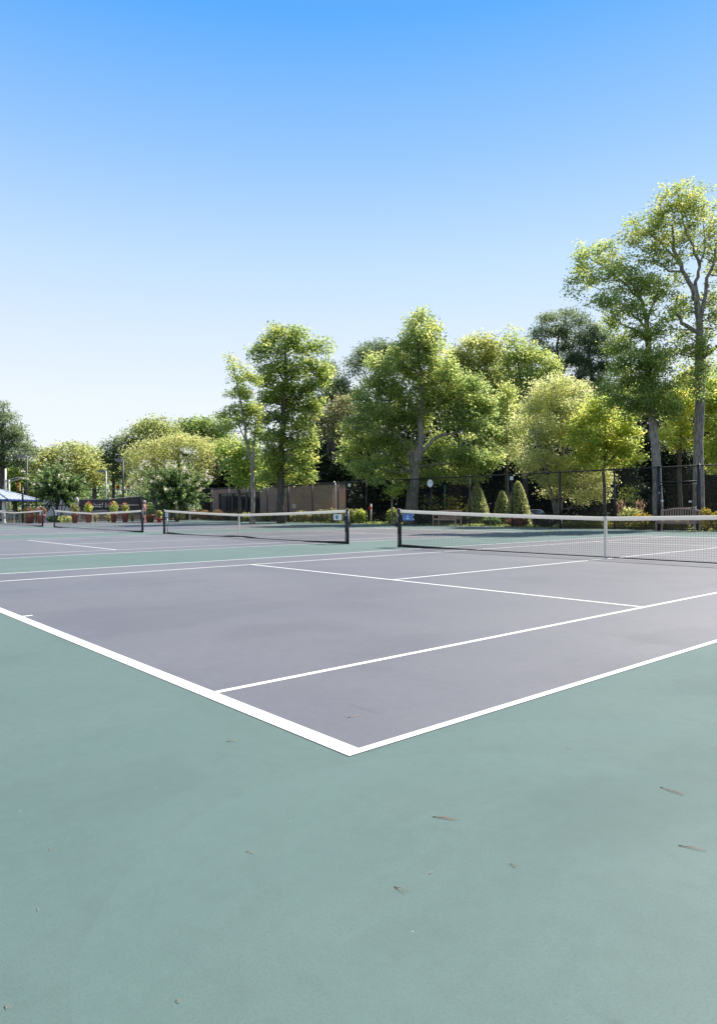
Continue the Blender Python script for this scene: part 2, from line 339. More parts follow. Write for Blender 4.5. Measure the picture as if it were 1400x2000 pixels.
def tree(name, label, group, D, trunk, limbs, clumps, lm, bark, lai=3.4, lpx=2.9, per=12, sig=0.32, shell=0.35, droop=0.2, up=0.7, aspect=0.6,
         spread=0.45, twig=True, tint=0.0, cat="tree", tops=0.0, base_z=None):
    """trunk and limbs: lists of (x, y, radius) seen points at distance D; clumps: (x, y, rx[, ry])"""
    bx = spot(trunk[0][0], D); z0 = gz(bx[0], bx[1]) if base_z is None else base_z
    root = thing(name, label, cat, (bx[0], bx[1], z0), 0, group)
    off = np.array([bx[0], bx[1], z0])
    wob = lambda: rng.normal() * 0.12
    TP = []; rad = []
    for i, (x, y, r_) in enumerate(trunk):
        p = at(x, y, D)
        if i == 0: p[2] = z0 - 0.1
        TP.append(p); rad.append(r_)
    TP = np.array(TP)
    # densify with a little irregularity
    def dens(pts, rad, k=3, amp=0.03):
        o, r = [], []
        for i in range(len(pts) - 1):
            for j in range(k):
                f = j / k; o.append(pts[i] * (1 - f) + pts[i + 1] * f + rng.normal(size=3) * amp * (1 if (i or j) else 0)); r.append((rad[i] * (1 - f) + rad[i + 1] * f) * (1 + 0.05 * rng.normal()))
        o.append(pts[-1]); r.append(rad[-1]); return np.array(o), r
    tp, tr = dens(TP, rad)
    tr[0] *= 1.3
    mb = MB(); mb.tube(tp - off, tr, 10)
    lines = [(tp, tr)]
    for L_ in limbs:
        lp = []; lr = []; dz = rng.normal() * 0.5
        for i, (x, y, r_) in enumerate(L_):
            lp.append(at(x, y, D + dz * i / max(1, len(L_) - 1) * 1.6)); lr.append(r_)
        lp, lr = dens(np.array(lp), lr); mb.tube(lp - off, lr, 7); lines.append((lp, lr))
    nodes = np.concatenate([l[0][1:] for l in lines]); nrad = np.concatenate([np.array(l[1][1:]) for l in lines])
    PS, TS = [], []
    k = D / FPX
    xs = [c[0] for c in clumps]; width = (max(xs) - min(xs)) * k
    for c in clumps:
        rx = c[2]; ry = c[3] if len(c) > 3 else rx
        if len(c) > 4: dz = c[4]
        elif rx < 16: dz = rng.normal() * 0.3
        else: dz = rng.uniform(-1, 1) * spread * (width * 0.5 + 0.5) * 0.6
        cc = at(c[0], c[1], D + dz); a, b = rx * k, ry * k
        dp = max(a, b) * 0.9 + 0.25
        area_px = math.pi * rx * ry * 0.262
        nl = 2.0 * lai * area_px / (0.3 * lpx * lpx)
        if min(rx, ry) >= 11:
            sub = []; m_ = 5 if rx < 26 else 7
            for q_ in range(m_):
                v_ = rng.normal(size=3); v_ /= np.linalg.norm(v_); v_ *= rng.uniform(.35, .95); f_ = rng.uniform(.36, .62)
                sub.append((cc + RT * v_[0] * a + UP * v_[1] * b + FW * v_[2] * dp, a * f_ * rng.uniform(.85, 1.3), b * f_, dp * f_, f_ * f_, rng.normal() * .11))
            for q_ in range(5):                                    # sprigs that break the outline
                v_ = rng.normal(size=3); v_[1] += .5; v_ /= np.linalg.norm(v_); l_ = rng.uniform(1.0, 1.28); f_ = rng.uniform(.13, .22)
                sub.append((cc + RT * v_[0] * a * l_ + UP * v_[1] * b * l_ + FW * v_[2] * dp * l_, a * f_ * rng.uniform(.7, 1.6), b * f_ * rng.uniform(.9, 1.7), dp * f_, f_ * f_ * 1.2, rng.normal() * .12 + .08))
            tot = sum(q_[4] for q_ in sub); S = []
            for (c2, a2, b2, d2, w2, t2) in sub:
                P, T, S2 = fill_clump(c2, a2, b2, d2, nl * .92 * w2 / tot, per, sig * .8 * D / 45.0, .2)
                PS.append(P); TS.append(T + t2); S.append(S2)
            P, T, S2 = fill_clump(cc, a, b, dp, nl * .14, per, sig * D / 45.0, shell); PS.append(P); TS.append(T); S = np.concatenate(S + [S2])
        else:
            P, T, S = fill_clump(cc, a, b, dp, nl, per, sig * D / 45.0, shell)
            PS.append(P); TS.append(T)
        if twig:
            dd = np.linalg.norm(nodes - cc, axis=1) + np.where(nodes[:, 2] > cc[2] - 0.2 * b, 1.5, 0)
            j = int(np.argmin(dd)); s0 = nodes[j]; r0 = min(nrad[j] * 0.5, 0.028 * D / 32 + 0.012 * np.linalg.norm(cc - s0))
            mid = (s0 + cc) / 2 + np.array([0, 0, -0.08 * np.linalg.norm(cc - s0)]) + rng.normal(size=3) * 0.12
            mb.tube(np.array([s0, mid, cc]) - off, [r0, r0 * 0.7, r0 * 0.35], 5)
            for sp in S[rng.permutation(len(S))[:max(3, len(S) // 7)]]:
                mb.tube(np.array([cc + rng.normal(size=3) * 0.05, (cc + sp) / 2 + rng.normal(size=3) * 0.06, sp]) - off, [r0 * 0.38, r0 * 0.25, r0 * 0.12], 3, cap=False)
    mb.build("trunk", bark, root)
    P = np.concatenate(PS); T = np.concatenate(TS) + tint
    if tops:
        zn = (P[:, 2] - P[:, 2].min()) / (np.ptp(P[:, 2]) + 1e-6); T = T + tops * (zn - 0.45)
    ok = P[:, 2] > z0 + 0.1
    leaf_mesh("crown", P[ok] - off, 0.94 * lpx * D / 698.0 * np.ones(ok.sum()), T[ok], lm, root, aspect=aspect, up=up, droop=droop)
    return root

def bush(name, label, cat, p, w_, h, lm, n, leaf, group=None, core=None, shape='dome', d_=None, part="foliage", tint=0.0, up=0.4, flower=None):
    root = thing(name, label, cat, p, 0, group)
    d_ = d_ or w_
    q = rng.normal(size=(n, 3)); q /= np.linalg.norm(q, axis=1)[:, None]
    r = rng.uniform(0.55, 1.0, n) ** 0.5 * (1 + 0.1 * rng.normal(size=n))
    q *= r[:, None]
    lump = 1 + 0.16 * np.sin(q[:, 0] * 5 + p[0]) * np.cos(q[:, 1] * 6 + p[1])
    P = np.stack([q[:, 0] * w_ / 2 * lump, q[:, 1] * d_ / 2 * lump, (q[:, 2] * 0.5 + 0.5) * h * (0.9 + 0.12 * lump)], 1)
    P[:, 2] = np.maximum(P[:, 2], 0.02)
    T = 0.45 + 0.2 * rng.normal(size=n) + tint + 0.18 * (q[:, 2])
    leaf_mesh(part, P, leaf * np.ones(n), T, lm, root, up=up)
    st = MB()
    for k in range(5):
        a = rng.uniform(0, 6.28); e = np.array([math.cos(a) * w_ * 0.3, math.sin(a) * d_ * 0.3, h * 0.75])
        st.tube([(math.cos(a) * 0.04, math.sin(a) * 0.04, -0.02), e * 0.5 + np.array([0, 0, h * 0.1]), e], [0.02, 0.014, 0.006], 4)
    st.build("stems", M_BARKD, root)
    if flower:
        fm, nf, fs = flower
        q = rng.normal(size=(nf, 3)); q[:, 2] = np.abs(q[:, 2]) * 0.9 + 0.1; q /= np.linalg.norm(q, axis=1)[:, None]
        P = np.stack([q[:, 0] * w_ / 2, q[:, 1] * d_ / 2, (q[:, 2] * 0.5 + 0.5) * h * 1.03], 1)
        leaf_mesh("blossoms", P, fs * np.ones(nf), 0.5 + 0.3 * rng.normal(size=nf), fm, root, aspect=0.9, up=0.8)
    return root

# ------------------------------------------------------------------ the setting: ground, court slab, courts and their lines
PITCH = 15.07; CW, CL = 10.97, 23.77; NETY = CL / 2
FENCE_Y = 29.8; END_X = -59.6
gm = mat("mulch_and_dry_grass", (0.035, 0.032, 0.018), 0.95, scale=1.6, bump=0.5, col2=(0.085, 0.075, 0.035))
g = MB(); xs = [-900, -400, -200, -120, -100, -85] + list(np.arange(-76, -2, 2.0)) + [10, 30, 100, 400, 900]; ys = [-900, -300, -100, -30, -10, 10, 20, 28, 30] + list(np.arange(31, 41, 1.0)) + [50, 80, 150, 300, 900]
V = [(x, y, -0.05 + gz(x, y)) for x in xs for y in ys]; ny = len(ys)
g.add(V, [(i * ny + j, (i + 1) * ny + j, (i + 1) * ny + j + 1, i * ny + j + 1) for i in range(len(xs) - 1) for j in range(ny - 1)], True)
tag(g.build("ground", gm), kind="structure")

# centre of the foreground arc seen low on the left of the court corner
GREEN = court_mat("green_acrylic_court", (0.052, 0.101, 0.092), (0.072, 0.119, 0.110), (0.110, 0.145, 0.136), 0.55, 3.1,
                  arcs=[(1.254, -0.372, 1.252, 0.13, 0.23, 1.55), (1.445, 0.335, 1.43, 0.09, 0.13, 1.6), (3.6, -0.3, 1.6, 0.2, 0.10, 1.5), (-1.6, -2.4, 2.3, 0.25, 0.10, 1.5)])
PURPLE = court_mat("grey_violet_acrylic_court", (0.086, 0.084, 0.101), (0.118, 0.115, 0.130), (0.158, 0.153, 0.162), 1.05, 8.4, rough=(0.56, 0.64))
s = MB(); s.box(((END_X - 0.2 + 16) / 2, (FENCE_Y + 0.15 - 12) / 2, -0.06), (16 - (END_X - 0.2), FENCE_Y + 0.15 + 12, 0.12))
tag(s.build("court_surround", GREEN), kind="structure")
for k in range(4):
    x0 = -k * PITCH
    c = MB(); c.add([(x0 - CW, 0, .002), (x0, 0, .002), (x0, CL, .002), (x0 - CW, CL, .002)], [(0, 1, 2, 3)])
    tag(c.build("court", PURPLE), kind="structure")
    l = MB()
    def strip(u0, u1, v0, v1): l.add([(x0 - u1, v0, .004), (x0 - u0, v0, .004), (x0 - u0, v1, .004), (x0 - u1, v1, .004)], [(0, 1, 2, 3)])
    strip(0, CW, 0, .10); strip(0, CW, CL - .10, CL)
    for u in (0, 1.37, CW - 1.42, CW - .05): strip(u, u + .05, .10, CL - .10)
    strip(1.42, CW - 1.42, 5.485, 5.535); strip(1.42, CW - 1.42, CL - 5.535, CL - 5.485)
    strip(5.46, 5.51, 5.535, CL - 5.535); strip(5.46, 5.51, .10, .20); strip(5.46, 5.51, CL - .20, CL - .10)
    tag(l.build("court_markings", M_LINE), kind="structure")

# ------------------------------------------------------------------ tennis nets
M_BLUE = mat("blue_sign_face", (0.09, 0.18, 0.44), 0.4); M_CREAM = mat("white_sign_face", (0.75, 0.76, 0.72), 0.45); M_TEAL = mat("teal_print", (0.03, 0.16, 0.17), 0.5)
M_NAVYP = mat("navy_print", (0.03, 0.06, 0.2), 0.5); M_PALEB = mat("pale_blue_print", (0.45, 0.6, 0.85), 0.5)
NETL = ["tennis net on the nearest court with a blue sign hung at its end post", "second court's tennis net, with a round emblem sign and a leaning racquet",
        "tennis net on the third court, in front of the row of flower pots", "farthest tennis net, in front of the blue roofed shelter"]
def net(k):
    x0 = -k * PITCH; ua, ub = -0.914, 11.884; uc = 5.485
    root = thing("tennis_net", NETL[k], "tennis net", (x0 - uc, NETY, 0), 0, "tennis nets on the courts")
    X = lambda u: uc - u
    def top(u):
        d = abs(u - uc) / (ub - uc); return 0.914 + 0.156 * (0.62 * d + 0.38 * d * d)
    na, nb = ua + 0.09, ub - 0.09
    rz = lambda u: 0.05 if k != 1 else 0.03 + 0.05 * math.exp(-((u - uc) / 1.1) ** 2)
    n = MB(); st = 0.05 if k < 2 else 0.075; wd = 0.0026 if k < 2 else 0.0036
    def cord(a, b, r): n.tube([a, b], [r, r], 3, False, False)
    for u in np.arange(na, nb, st): cord((X(u), 0, rz(u)), (X(u), 0, top(u) - .02), wd / 2 * 1.15)
    us = np.linspace(na, nb, 25)
    for f in np.arange(0.02, 1.0, st / 0.95):
        pts = [(X(u), 0, rz(u) + (top(u) - rz(u)) * f) for u in us]
        n.tube(pts, [wd / 2 * 1.15] * len(pts), 3, False, False)
    for f in np.arange(0.74, 0.95, st / 0.95):                     # doubled twine under the tape
        pts = [(X(u), 0.012, rz(u) + (top(u) - rz(u)) * f + 0.006) for u in us]; n.tube(pts, [wd / 2] * len(pts), 3, False, False)
    n.build("netting", M_TWINE, root)
    b = MB(); bu = np.linspace(na, nb, 50)
    def br(u):
        d = min(abs(u - na), abs(u - nb))
        r = 0.012 + 0.030 * math.exp(-(d / 1.7) ** 2)
        if k == 1: r += 0.022 * math.exp(-((abs(u - uc) - 0.6) / 0.6) ** 2)
        return r
    b.tube([(X(u), -0.012, max(br(u) + .004, rz(u) * 0.8)) for u in bu], [br(u) for u in bu], 6)
    b.build("bottom_cord", M_TWINE, root)
    t = MB(); vs = []; us = np.linspace(na - .03, nb + .03, 40); hb = 0.088
    for u in us:
        z = top(u); vs += [(X(u), -.012, z - hb), (X(u), -.016, z - .01), (X(u), 0, z), (X(u), .016, z - .01), (X(u), .012, z - hb)]
    t.add(vs, [(i * 5 + j, i * 5 + j + 1, (i + 1) * 5 + j + 1, (i + 1) * 5 + j) for i in range(39) for j in range(4)], False)
    t.build("head_tape", M_TAPE, root)
    c = MB(); c.box((0, -.021, 0.914 / 2 + .01), (.055, .004, .914)); c.box((0, .021, 0.914 / 2 + .01), (.055, .004, .914)); c.box((0, 0, .92), (.055, .046, .006)); c.box((0, 0, .004), (.07, .07, .012))
    c.build("centre_strap", M_TAPE, root)
    for side, u in ((1, ua), (-1, ub)):
        p = MB(); p.tube([(0, 0, -.02), (0, 0, 1.055)], [.044, .044], 14); p.lathe((0, 0, 1.055), [(.05, 0), (.05, .025), (.03, .04), (0, .042)], 14)
        p.box((-side * 0.055, 0, .55), (.03, .022, 1.0))
        o = p.build("post", M_BLACK, root, (X(u), 0, 0))
        wi = MB(); wi.box((side * .07, 0, .64), (.08, .09, .13)); wi.tube([(side * .07, -.06, .64), (side * .07, -.10, .64)], [.02, .02], 10); wi.tube([(side * .07, -.10, .64), (side * .14, -.10, .74)], [.008, .008], 6)
        wi.build("winch", M_BLACK, o)
        cb = MB(); cb.tube([(-side * .15, 0, top(u) - .03), (-side * .04, 0, 1.09), (side * .045, 0, 1.095), (side * .06, 0, 1.02), (side * .075, 0, .70)], [.010] * 5, 6)
        cb.build("cable", M_TAPE, o)
        for zz in (.93, .89):
            lb = MB(); lb.box((-side * .02, -.046, zz), (.05, .006, .02)); lb.build("band", M_STEEL, o)
        lb = MB(); lb.box((-side * .03, -.047, .22), (.014, .006, .3)); lb.build("lacing_bar", M_STEEL, o)
    # end lacing gathered against the posts
    for u, sg in ((na, 1), (nb, -1)):
        e = MB(); e.tube([(X(u) , -0.01, z) for z in np.linspace(.04, .98, 9)], [.018 + .006 * math.sin(i * 2.1) for i in range(9)], 6)
        e.build("end_lacing", M_TWINE, root)
    return root
nets = [net(k) for k in range(4)]

def hung_sign(name, label, k, u, wd, ht, zt, face, cat="sign", group=None):
    x = -k * PITCH - u
    root = thing(name, label, cat, (x, NETY - 0.026, zt - ht / 2), 0, group)
    b = MB(); b.box((0, 0, 0), (wd, .004, ht)); b.build("board", face, root)
    return root
sg = hung_sign("net_sign", "blue sign with a white emblem hung on the near net beside its post", 0, 11.50, 0.42, 0.19, 0.955, M_BLUE)
e = MB(); e.disc((0, -.004, .02), .03, (0, 1, 0), 16, .003); e.box((0, -.0035, -.035), (.15, .003, .028)); e.box((.0, -.0035, -.065), (.10, .003, .012)); e.build("emblem", M_PALEB, sg)

for zz in (.06, -.06):
    e = MB(); e.box((.225, 0, zz), (.03, .006, .03)); e.build("clip", M_CREAM, sg)
sg = hung_sign("net_sign", "white sign with a dark teal round emblem on the second net", 1, -0.45, 0.40, 0.19, 0.93, M_CREAM)
e = MB(); e.disc((-.03, -.004, 0), .068, (0, 1, 0), 20, .003); e.build("emblem", M_TEAL, sg); e = MB(); e.box((-.03, -.006, .0), (.05, .002, .012)); e.box((-.03, -.006, .03), (.03, .002, .02)); e.box((-.03, -.006, -.03), (.04, .002, .01)); e.build("print", M_PALEB, sg)
for k, u, lab in ((1, 11.55, "small white sign with a blue figure hung above the leaning racquet"), (2, 11.5, "small white sign at the left end of the third net"), (3, -0.55, "small white sign on the farthest net beside the big dark pots")):
    sg = hung_sign("net_sign", lab, k, u, 0.28, 0.2, 0.95, M_CREAM)
    e = MB(); e.prism([(-.035, -.05), (.035, -.05), (.045, .0), (.02, .06), (-.02, .06), (-.045, 0)], (0, -.003, 0), (1, 0, 0), (0, 0, 1), (0, -1, 0), .003); e.build("emblem", M_NAVYP, sg)

# racquet leaning upside down against the far post of the second net
rq = thing("tennis_racquet", "red and white tennis racquet standing head down against a net post", "tennis racquet", (-PITCH - 11.40, NETY - 0.10, 0.012), 0)
def rqp(u, v): return (u * 0.9 - 0.10 * v, -0.02 + 0.13 * v, v)
ring = [rqp(0.135 * math.sin(a), 0.185 - 0.175 * math.cos(a)) for a in np.linspace(0, 2 * math.pi, 25)]
r_ = MB(); r_.tube(ring, [.011] * 25, 6, True, False); r_.tube([rqp(-.05, .345), rqp(0, .46)], [.009, .011], 6); r_.tube([rqp(.05, .345), rqp(0, .46)], [.009, .011], 6)
r_.build("frame", mat("dark_racquet_frame", (.05, .03, .035), .35), rq)
r_ = MB(); r_.tube([rqp(.10 * math.sin(a), .185 - .178 * math.cos(a)) for a in np.linspace(-.9, .9, 7)], [.0135] * 7, 6); r_.build("bumper", mat("red_plastic", (.55, .04, .05), .4), rq)
r_ = MB()
for i in np.linspace(-.11, .11, 12):
    h = math.sqrt(max(0, 1 - (i / .13) ** 2)) * .17; r_.tube([rqp(i, .185 - h), rqp(i, .185 + h)], [.0022] * 2, 3, False, False)
for i in np.linspace(-.15, .15, 14):
    h = math.sqrt(max(0, 1 - (i / .17) ** 2)) * .13; r_.tube([rqp(-h, .185 + i), rqp(h, .185 + i)], [.0022] * 2, 3, False, False)
r_.build("strings", M_WHITE, rq)
r_ = MB(); r_.tube([rqp(0, .45), rqp(0, .68)], [.016, .018], 8); r_.tube([rqp(0, .68), rqp(0, .70)], [.021, .02], 8); r_.build("grip", M_CREAM, rq)

M_BALL = mat("tennis_ball_felt", (0.50, 0.62, 0.06), 0.9, var=0.1, scale=60)
for (x, y, lab) in ((903, 1039.5, "yellow tennis ball lying on the far court near the wooden bench"), (1062, 1043.5, "yellow green tennis ball lying at the edge of the tree shadow")):
    d = 1.142 * FPX / (y - 992.0); p = spot(x, d, 0.042)
    b = MB(); b.lathe((0, 0, 0), [(0.0, -.036)] + [(.036 * math.cos(a), .036 * math.sin(a)) for a in np.linspace(-1.3, 1.3, 8)] + [(0.0, .036)], 12)
    o = b.build("tennis_ball", M_BALL, None, p); tag(o, lab, "tennis ball", "tennis balls left on the courts")

# ------------------------------------------------------------------ chain link fences
def chain_fence(name, label, a, b, h, posts, thick, skip=(), z=0.0, two_rails=False):
    a, b = np.array(a), np.array(b); d = b - a; Ln = np.linalg.norm(d); d = d / Ln
    root = thing(name, label, "fence", ((a[0] + b[0]) / 2, (a[1] + b[1]) / 2, z), 0)
    off = (a + b) / 2; P = lambda t, zz: (a[0] + d[0] * t - off[0], a[1] + d[1] * t - off[1], zz)
    segs = []; t0 = 0.0
    for (s0, s1) in sorted(skip): segs.append((t0, s0)); t0 = s1
    segs.append((t0, Ln))
    for s0, s1 in segs:
        m = MB(); pitch = 0.085; nn = np.array([-d[1], d[0]]) * 0.0022
        def quad(ta, za, tb, zb):
            wv = 0.0034
            p, q = np.array(P(ta, za)), np.array(P(tb, zb)); n3 = np.array([d[0], d[1], 0.0])
            m.tube([p, q], [0.0034, 0.0034], 3, False, False)
        for t in np.arange(s0 - h, s1, pitch):
            for sg_ in (1, -1):
                ta, tb, za, zb = t, t + h, (0.03 if sg_ > 0 else h), (h if sg_ > 0 else 0.03)
                lo, hi = max(ta, s0), min(tb, s1)
                if hi - lo < 0.05: continue
                f0, f1 = (lo - ta) / (tb - ta), (hi - ta) / (tb - ta)
                quad(lo, za + (zb - za) * f0, hi, za + (zb - za) * f1)
        m.build("chain_mesh", M_WIRE, root)
    r = MB()
    for zz in ([h] + ([h * 0.5] if two_rails else [])): r.tube([P(0, zz), P(Ln, zz)], [.036, .036], 8)
    r.tube([P(0, .05), P(Ln, .05)], [.008, .008], 5)
    r.build("rail", M_BLACK, root)
    for t in posts:
        rr = .075 if any(abs(t - q) < .3 for q in thick) else .046
        p = MB(); p.tube([(0, 0, -.1), (0, 0, h + .03)], [rr, rr], 10); p.lathe((0, 0, h + .03), [(rr * 1.15, 0), (rr * .9, .03), (0, .055)], 10)
        p.build("post", M_BLACK, root, P(t, 0))
    return root
FH = 2.93
fx0 = 9.25
px_posts = [fx0 - x for x in [(-24.35 + 3.05 * k) for k in range(-11, 12)]]
gr0, gr1 = fx0 + 11.15, fx0 + 13.0        # gate openings along the run, from the right-hand end
gl0, gl1 = fx0 + 42.75, fx0 + 44.15
posts = [t for t in px_posts if 0 <= t <= fx0 - END_X and not (gr0 - .8 < t < gr1 + .8) and not (gl0 - .5 < t < gl1 + .5)] + [gr0, gr1, gl0, gl1, fx0 - END_X]
chain_fence("chain_link_fence", "long black chain link fence behind the courts, under the trees", (fx0, FENCE_Y), (END_X, FENCE_Y), FH, posts, [gr0, gr1, gl0, gl1, fx0 - END_X], [(gr0, gr1), (gl0, gl1)])
end_posts = [0.05] + [1.6 + 3.05 * k for k in range(0, 13)]
chain_fence("chain_link_fence", "black chain link fence across the far end, behind the flower pots", (END_X, FENCE_Y - .06), (END_X, 14.9), FH - .05, [q for q in end_posts if q < 14.8] + [14.86], [5.0, 10.8, 14.86], (), 0, True)

def gate(label, t0, t1, bench=False):
    x0, x1 = fx0 - t0, fx0 - t1; wd = abs(x1 - x0); y = FENCE_Y
    root = thing("gate", label, "gate", ((x0 + x1) / 2, y, 0))
    f = MB(); hw = wd / 2 - .09; hh = 2.1
    for zz in (.08, 1.05, hh): f.tube([(-hw, 0, zz), (hw, 0, zz)], [.022] * 2, 8)
    for xx in (-hw, hw): f.tube([(xx, 0, .08), (xx, 0, hh)], [.026] * 2, 8)
    f.build("frame", M_BLACK, root)
    t = MB(); t.tube([(-wd / 2, 0, hh + .14), (wd / 2, 0, hh + .14)], [.03] * 2, 8); t.build("transom", M_BLACK, root)
    m = MB()
    for s0 in np.arange(-hw - 2.0, hw, .085):
        for sg_ in (1, -1):
            lo, hi = max(s0, -hw), min(s0 + 2.0, hw)
            if hi - lo < .05: continue
            za, zb = (.08, hh) if sg_ > 0 else (hh, .08)
            m.tube([(lo, 0, za + (zb - za) * (lo - s0) / 2), (hi, 0, za + (zb - za) * (hi - s0) / 2)], [.0034] * 2, 3, False, False)
    for s0 in np.arange(-wd / 2 - .7, wd / 2, .085):               # the panel above the gate
        for sg_ in (1, -1):
            lo, hi = max(s0, -wd / 2), min(s0 + .68, wd / 2)
            if hi - lo < .03: continue
            za, zb = (hh + .14, FH) if sg_ > 0 else (FH, hh + .14)
            m.tube([(lo, 0, za + (zb - za) * (lo - s0) / .68), (hi, 0, za + (zb - za) * (hi - s0) / .68)], [.0034] * 2, 3, False, False)
    m.build("chain_mesh", M_WIRE, root)
    h = MB(); h.box((hw - .02, -.04, 1.05), (.05, .05, .16)); h.tube([(hw - .02, -.07, 1.05), (hw - .16, -.07, 1.05)], [.012] * 2, 6); h.build("latch", M_STEEL, root)
    for zz in (.35, 1.75):
        h = MB(); h.box((-hw - .05, -.03, zz), (.08, .05, .06)); h.build("hinge", M_STEEL, root)
    return root
gate("black chain link gate behind the bench, between the two tall trunks", gr0, gr1)
gate("narrow black chain link gate before the brick wall", gl0, gl1)

# small number plates, clock and other things fixed to the far fence
def plate(label, x, y, wpx, hpx, name="number_plate", cat="sign", mark=True):
    D = depth_y(x, FENCE_Y - .07); p = at(x, y, D); k = D / FPX
    root = thing(name, label, cat, p); b = MB(); b.box((0, 0, 0), (wpx * k / .66, .006, hpx * k)); b.build("board", M_CREAM, root)
    if mark:
        e = MB(); e.box((0, -.005, 0), (wpx * k * .22, .003, hpx * k * .55)); e.build("numeral", M_NAVYP, root)
plate("small white plate on the fence top behind the second net post", 682, 947.5, 5, 6)
plate("small white plate on the fence post in front of the paired clipped cones", 998.5, 934, 5, 7)
D = depth_y(840.5, FENCE_Y - .12); p = at(840.5, 944, D)
ck = thing("wall_clock", "round white clock fixed near the top of the black fence", "clock", p)
b = MB(); b.disc((0, 0, 0), .265, (0, 1, 0), 32, .07); b.build("case", M_BLACK, ck)
b = MB(); b.disc((0, -.04, 0), .235, (0, 1, 0), 32, .012); b.build("face", M_CREAM, ck)
b = MB()
for q in range(12):
    a = q * math.pi / 6; b.box((.19 * math.sin(a), -.048, .19 * math.cos(a)), (.022, .003, .022))
b.prism([(-.012, 0), (.012, 0), (.006, .11), (-.006, .11)], (0, -.05, 0), (1, 0, 0), (0, 0, 1), (0, -1, 0), .003)
b.prism([(0, -.01), (.15, .07), (.145, .08), (0, .012)], (0, -.054, 0), (1, 0, 0), (0, 0, 1), (0, -1, 0), .003)
b.build("hands_and_marks", mat("grey_print", (.16, .16, .17), .6), ck)
b = MB(); b.box((0, .055, 0), (.06, .05, .16)); b.build("bracket", M_BLACK, ck)
for (x, y, lab) in ((1292.5, 978, "small white latch plate on the gate post beside the leaning trunk"), (1347, 979.5, "small white latch plate on the gate post beside the straight trunk")):
    D = depth_y(x, FENCE_Y - .08); p = at(x, y, D); b = MB(); b.box((0, 0, 0), (.12, .03, .07)); b.tube([(0, -.015, 0), (.04, -.03, 0)], [.012, .012], 6); o = b.build("latch_plate", M_CREAM, None, p); tag(o, lab, "latch plate", "white plates on the gate posts")

# ------------------------------------------------------------------ benches
def bench(label, p, rz, L=1.6, arch=True, m=M_WOOD, group="garden benches by the fence"):
    root = thing("garden_bench", label, "bench", p, rz, group)
    s_ = MB()
    for i in range(5): s_.box((0, -.20 + i * .10, .43), (L, .075, .022))
    s_.build("seat", m, root)
    b = MB(); n = int(L / .115)
    for i in range(n):
        x = -L / 2 + .10 + (L - .2) * i / (n - 1); h = .38 + (0.10 * (1 - (2 * x / L) ** 2) if arch else 0)
        b.box((x, .262 + .03, .50 + h / 2), (.045, .016, h), 0, -.12)
    pts = []
    for i in range(13):
        x = -L / 2 + L * i / 12; h = .90 + (0.11 * (1 - (2 * x / L) ** 2) if arch else 0); pts.append((x, .325, h))
    b.tube(pts, [.04] * 13, 6, False); b.box((0, .265, .50), (L - .1, .03, .06)); b.build("backrest", m, root)
    for sx in (-1, 1):
        for (yy, hh) in ((-.25, .64), (.27, .92)):
            l_ = MB(); l_.box((sx * (L / 2 - .03), yy, hh / 2), (.06, .06, hh)); l_.build("leg", m, root)
        a = MB(); a.box((sx * (L / 2 - .03), 0, .655), (.07, .60, .03)); a.build("armrest", m, root)
    ap = MB(); ap.box((0, -.25, .385), (L - .14, .03, .06)); ap.box((0, .26, .385), (L - .14, .03, .06)); ap.build("apron", m, root)
    return root
p = ongrid(872, FENCE_Y - .75); bench("brown slatted bench under the fence clock", p, 0.05, 1.75, False)
p = ongrid(1322, FENCE_Y - .8); bench("brown bench with an arched slatted back in front of the gate", p, 0.0, 1.75, True)
p = spot(12, 57.5); bench("pale grey slatted bench in front of the blue roofed shelter", p, 1.75, 2.0, True, mat("silvered_teak", (.38, .35, .33), .7, var=.15, scale=20))
p = ongrid(605, FENCE_Y + 1.6)
pb = thing("plank_bench", "plain wooden plank bench against the brick wall", "bench", p, 0)
b = MB(); b.box((0, 0, .42), (1.9, .36, .06)); b.build("seat", mat("new_pine_plank", (.45, .32, .20), .6, var=.15, scale=12), pb)
for sx in (-1, 1):
    b = MB(); b.box((sx * .75, 0, .195), (.07, .30, .39)); b.build("leg", mat("new_pine_plank", (.45, .32, .20), .6), pb)

# ------------------------------------------------------------------ buildings and walls behind the fences
def brick_mat(name, c1, c2, mort, sc_=1.0):
    m = bpy.data.materials.new(name); m.use_nodes = True; t = m.node_tree; b = t.nodes["Principled BSDF"]; L = t.links.new
    g_ = t.nodes.new("ShaderNodeTexCoord"); mp = t.nodes.new("ShaderNodeMapping"); mp.inputs["Rotation"].default_value = (math.pi / 2, 0, 0)
    L(g_.outputs["Object"], mp.inputs["Vector"])
    k = t.nodes.new("ShaderNodeTexBrick"); k.inputs["Scale"].default_value = 1.0; k.inputs["Brick Width"].default_value = .40 * sc_; k.inputs["Row Height"].default_value = .155 * sc_; k.inputs["Mortar Size"].default_value = .022 * sc_
    k.inputs["Color1"].default_value = (*c1, 1); k.inputs["Color2"].default_value = (*c2, 1); k.inputs["Mortar"].default_value = (*mort, 1)
    L(mp.outputs[0], k.inputs["Vector"])
    n = t.nodes.new("ShaderNodeTexNoise"); n.inputs["Scale"].default_value = 0.9; n.inputs["Detail"].default_value = 4; L(g_.outputs["Object"], n.inputs["Vector"])
    mx = t.nodes.new("ShaderNodeMix"); mx.data_type = 'RGBA'; mx.blend_type = 'OVERLAY'; mx.inputs[0].default_value = 0.45; L(k.outputs[0], mx.inputs[6]); L(n.outputs[1], mx.inputs[7])
    L(mx.outputs[2], b.inputs["Base Color"]); b.inputs["Roughness"].default_value = .9
    return m
BR = brick_mat("brown_brick", (.44, .25, .19), (.30, .19, .155), (.44, .36, .30))
BY = FENCE_Y + 3.4
xa, xb = ongrid(412, BY)[0], ongrid(649, BY)[0]
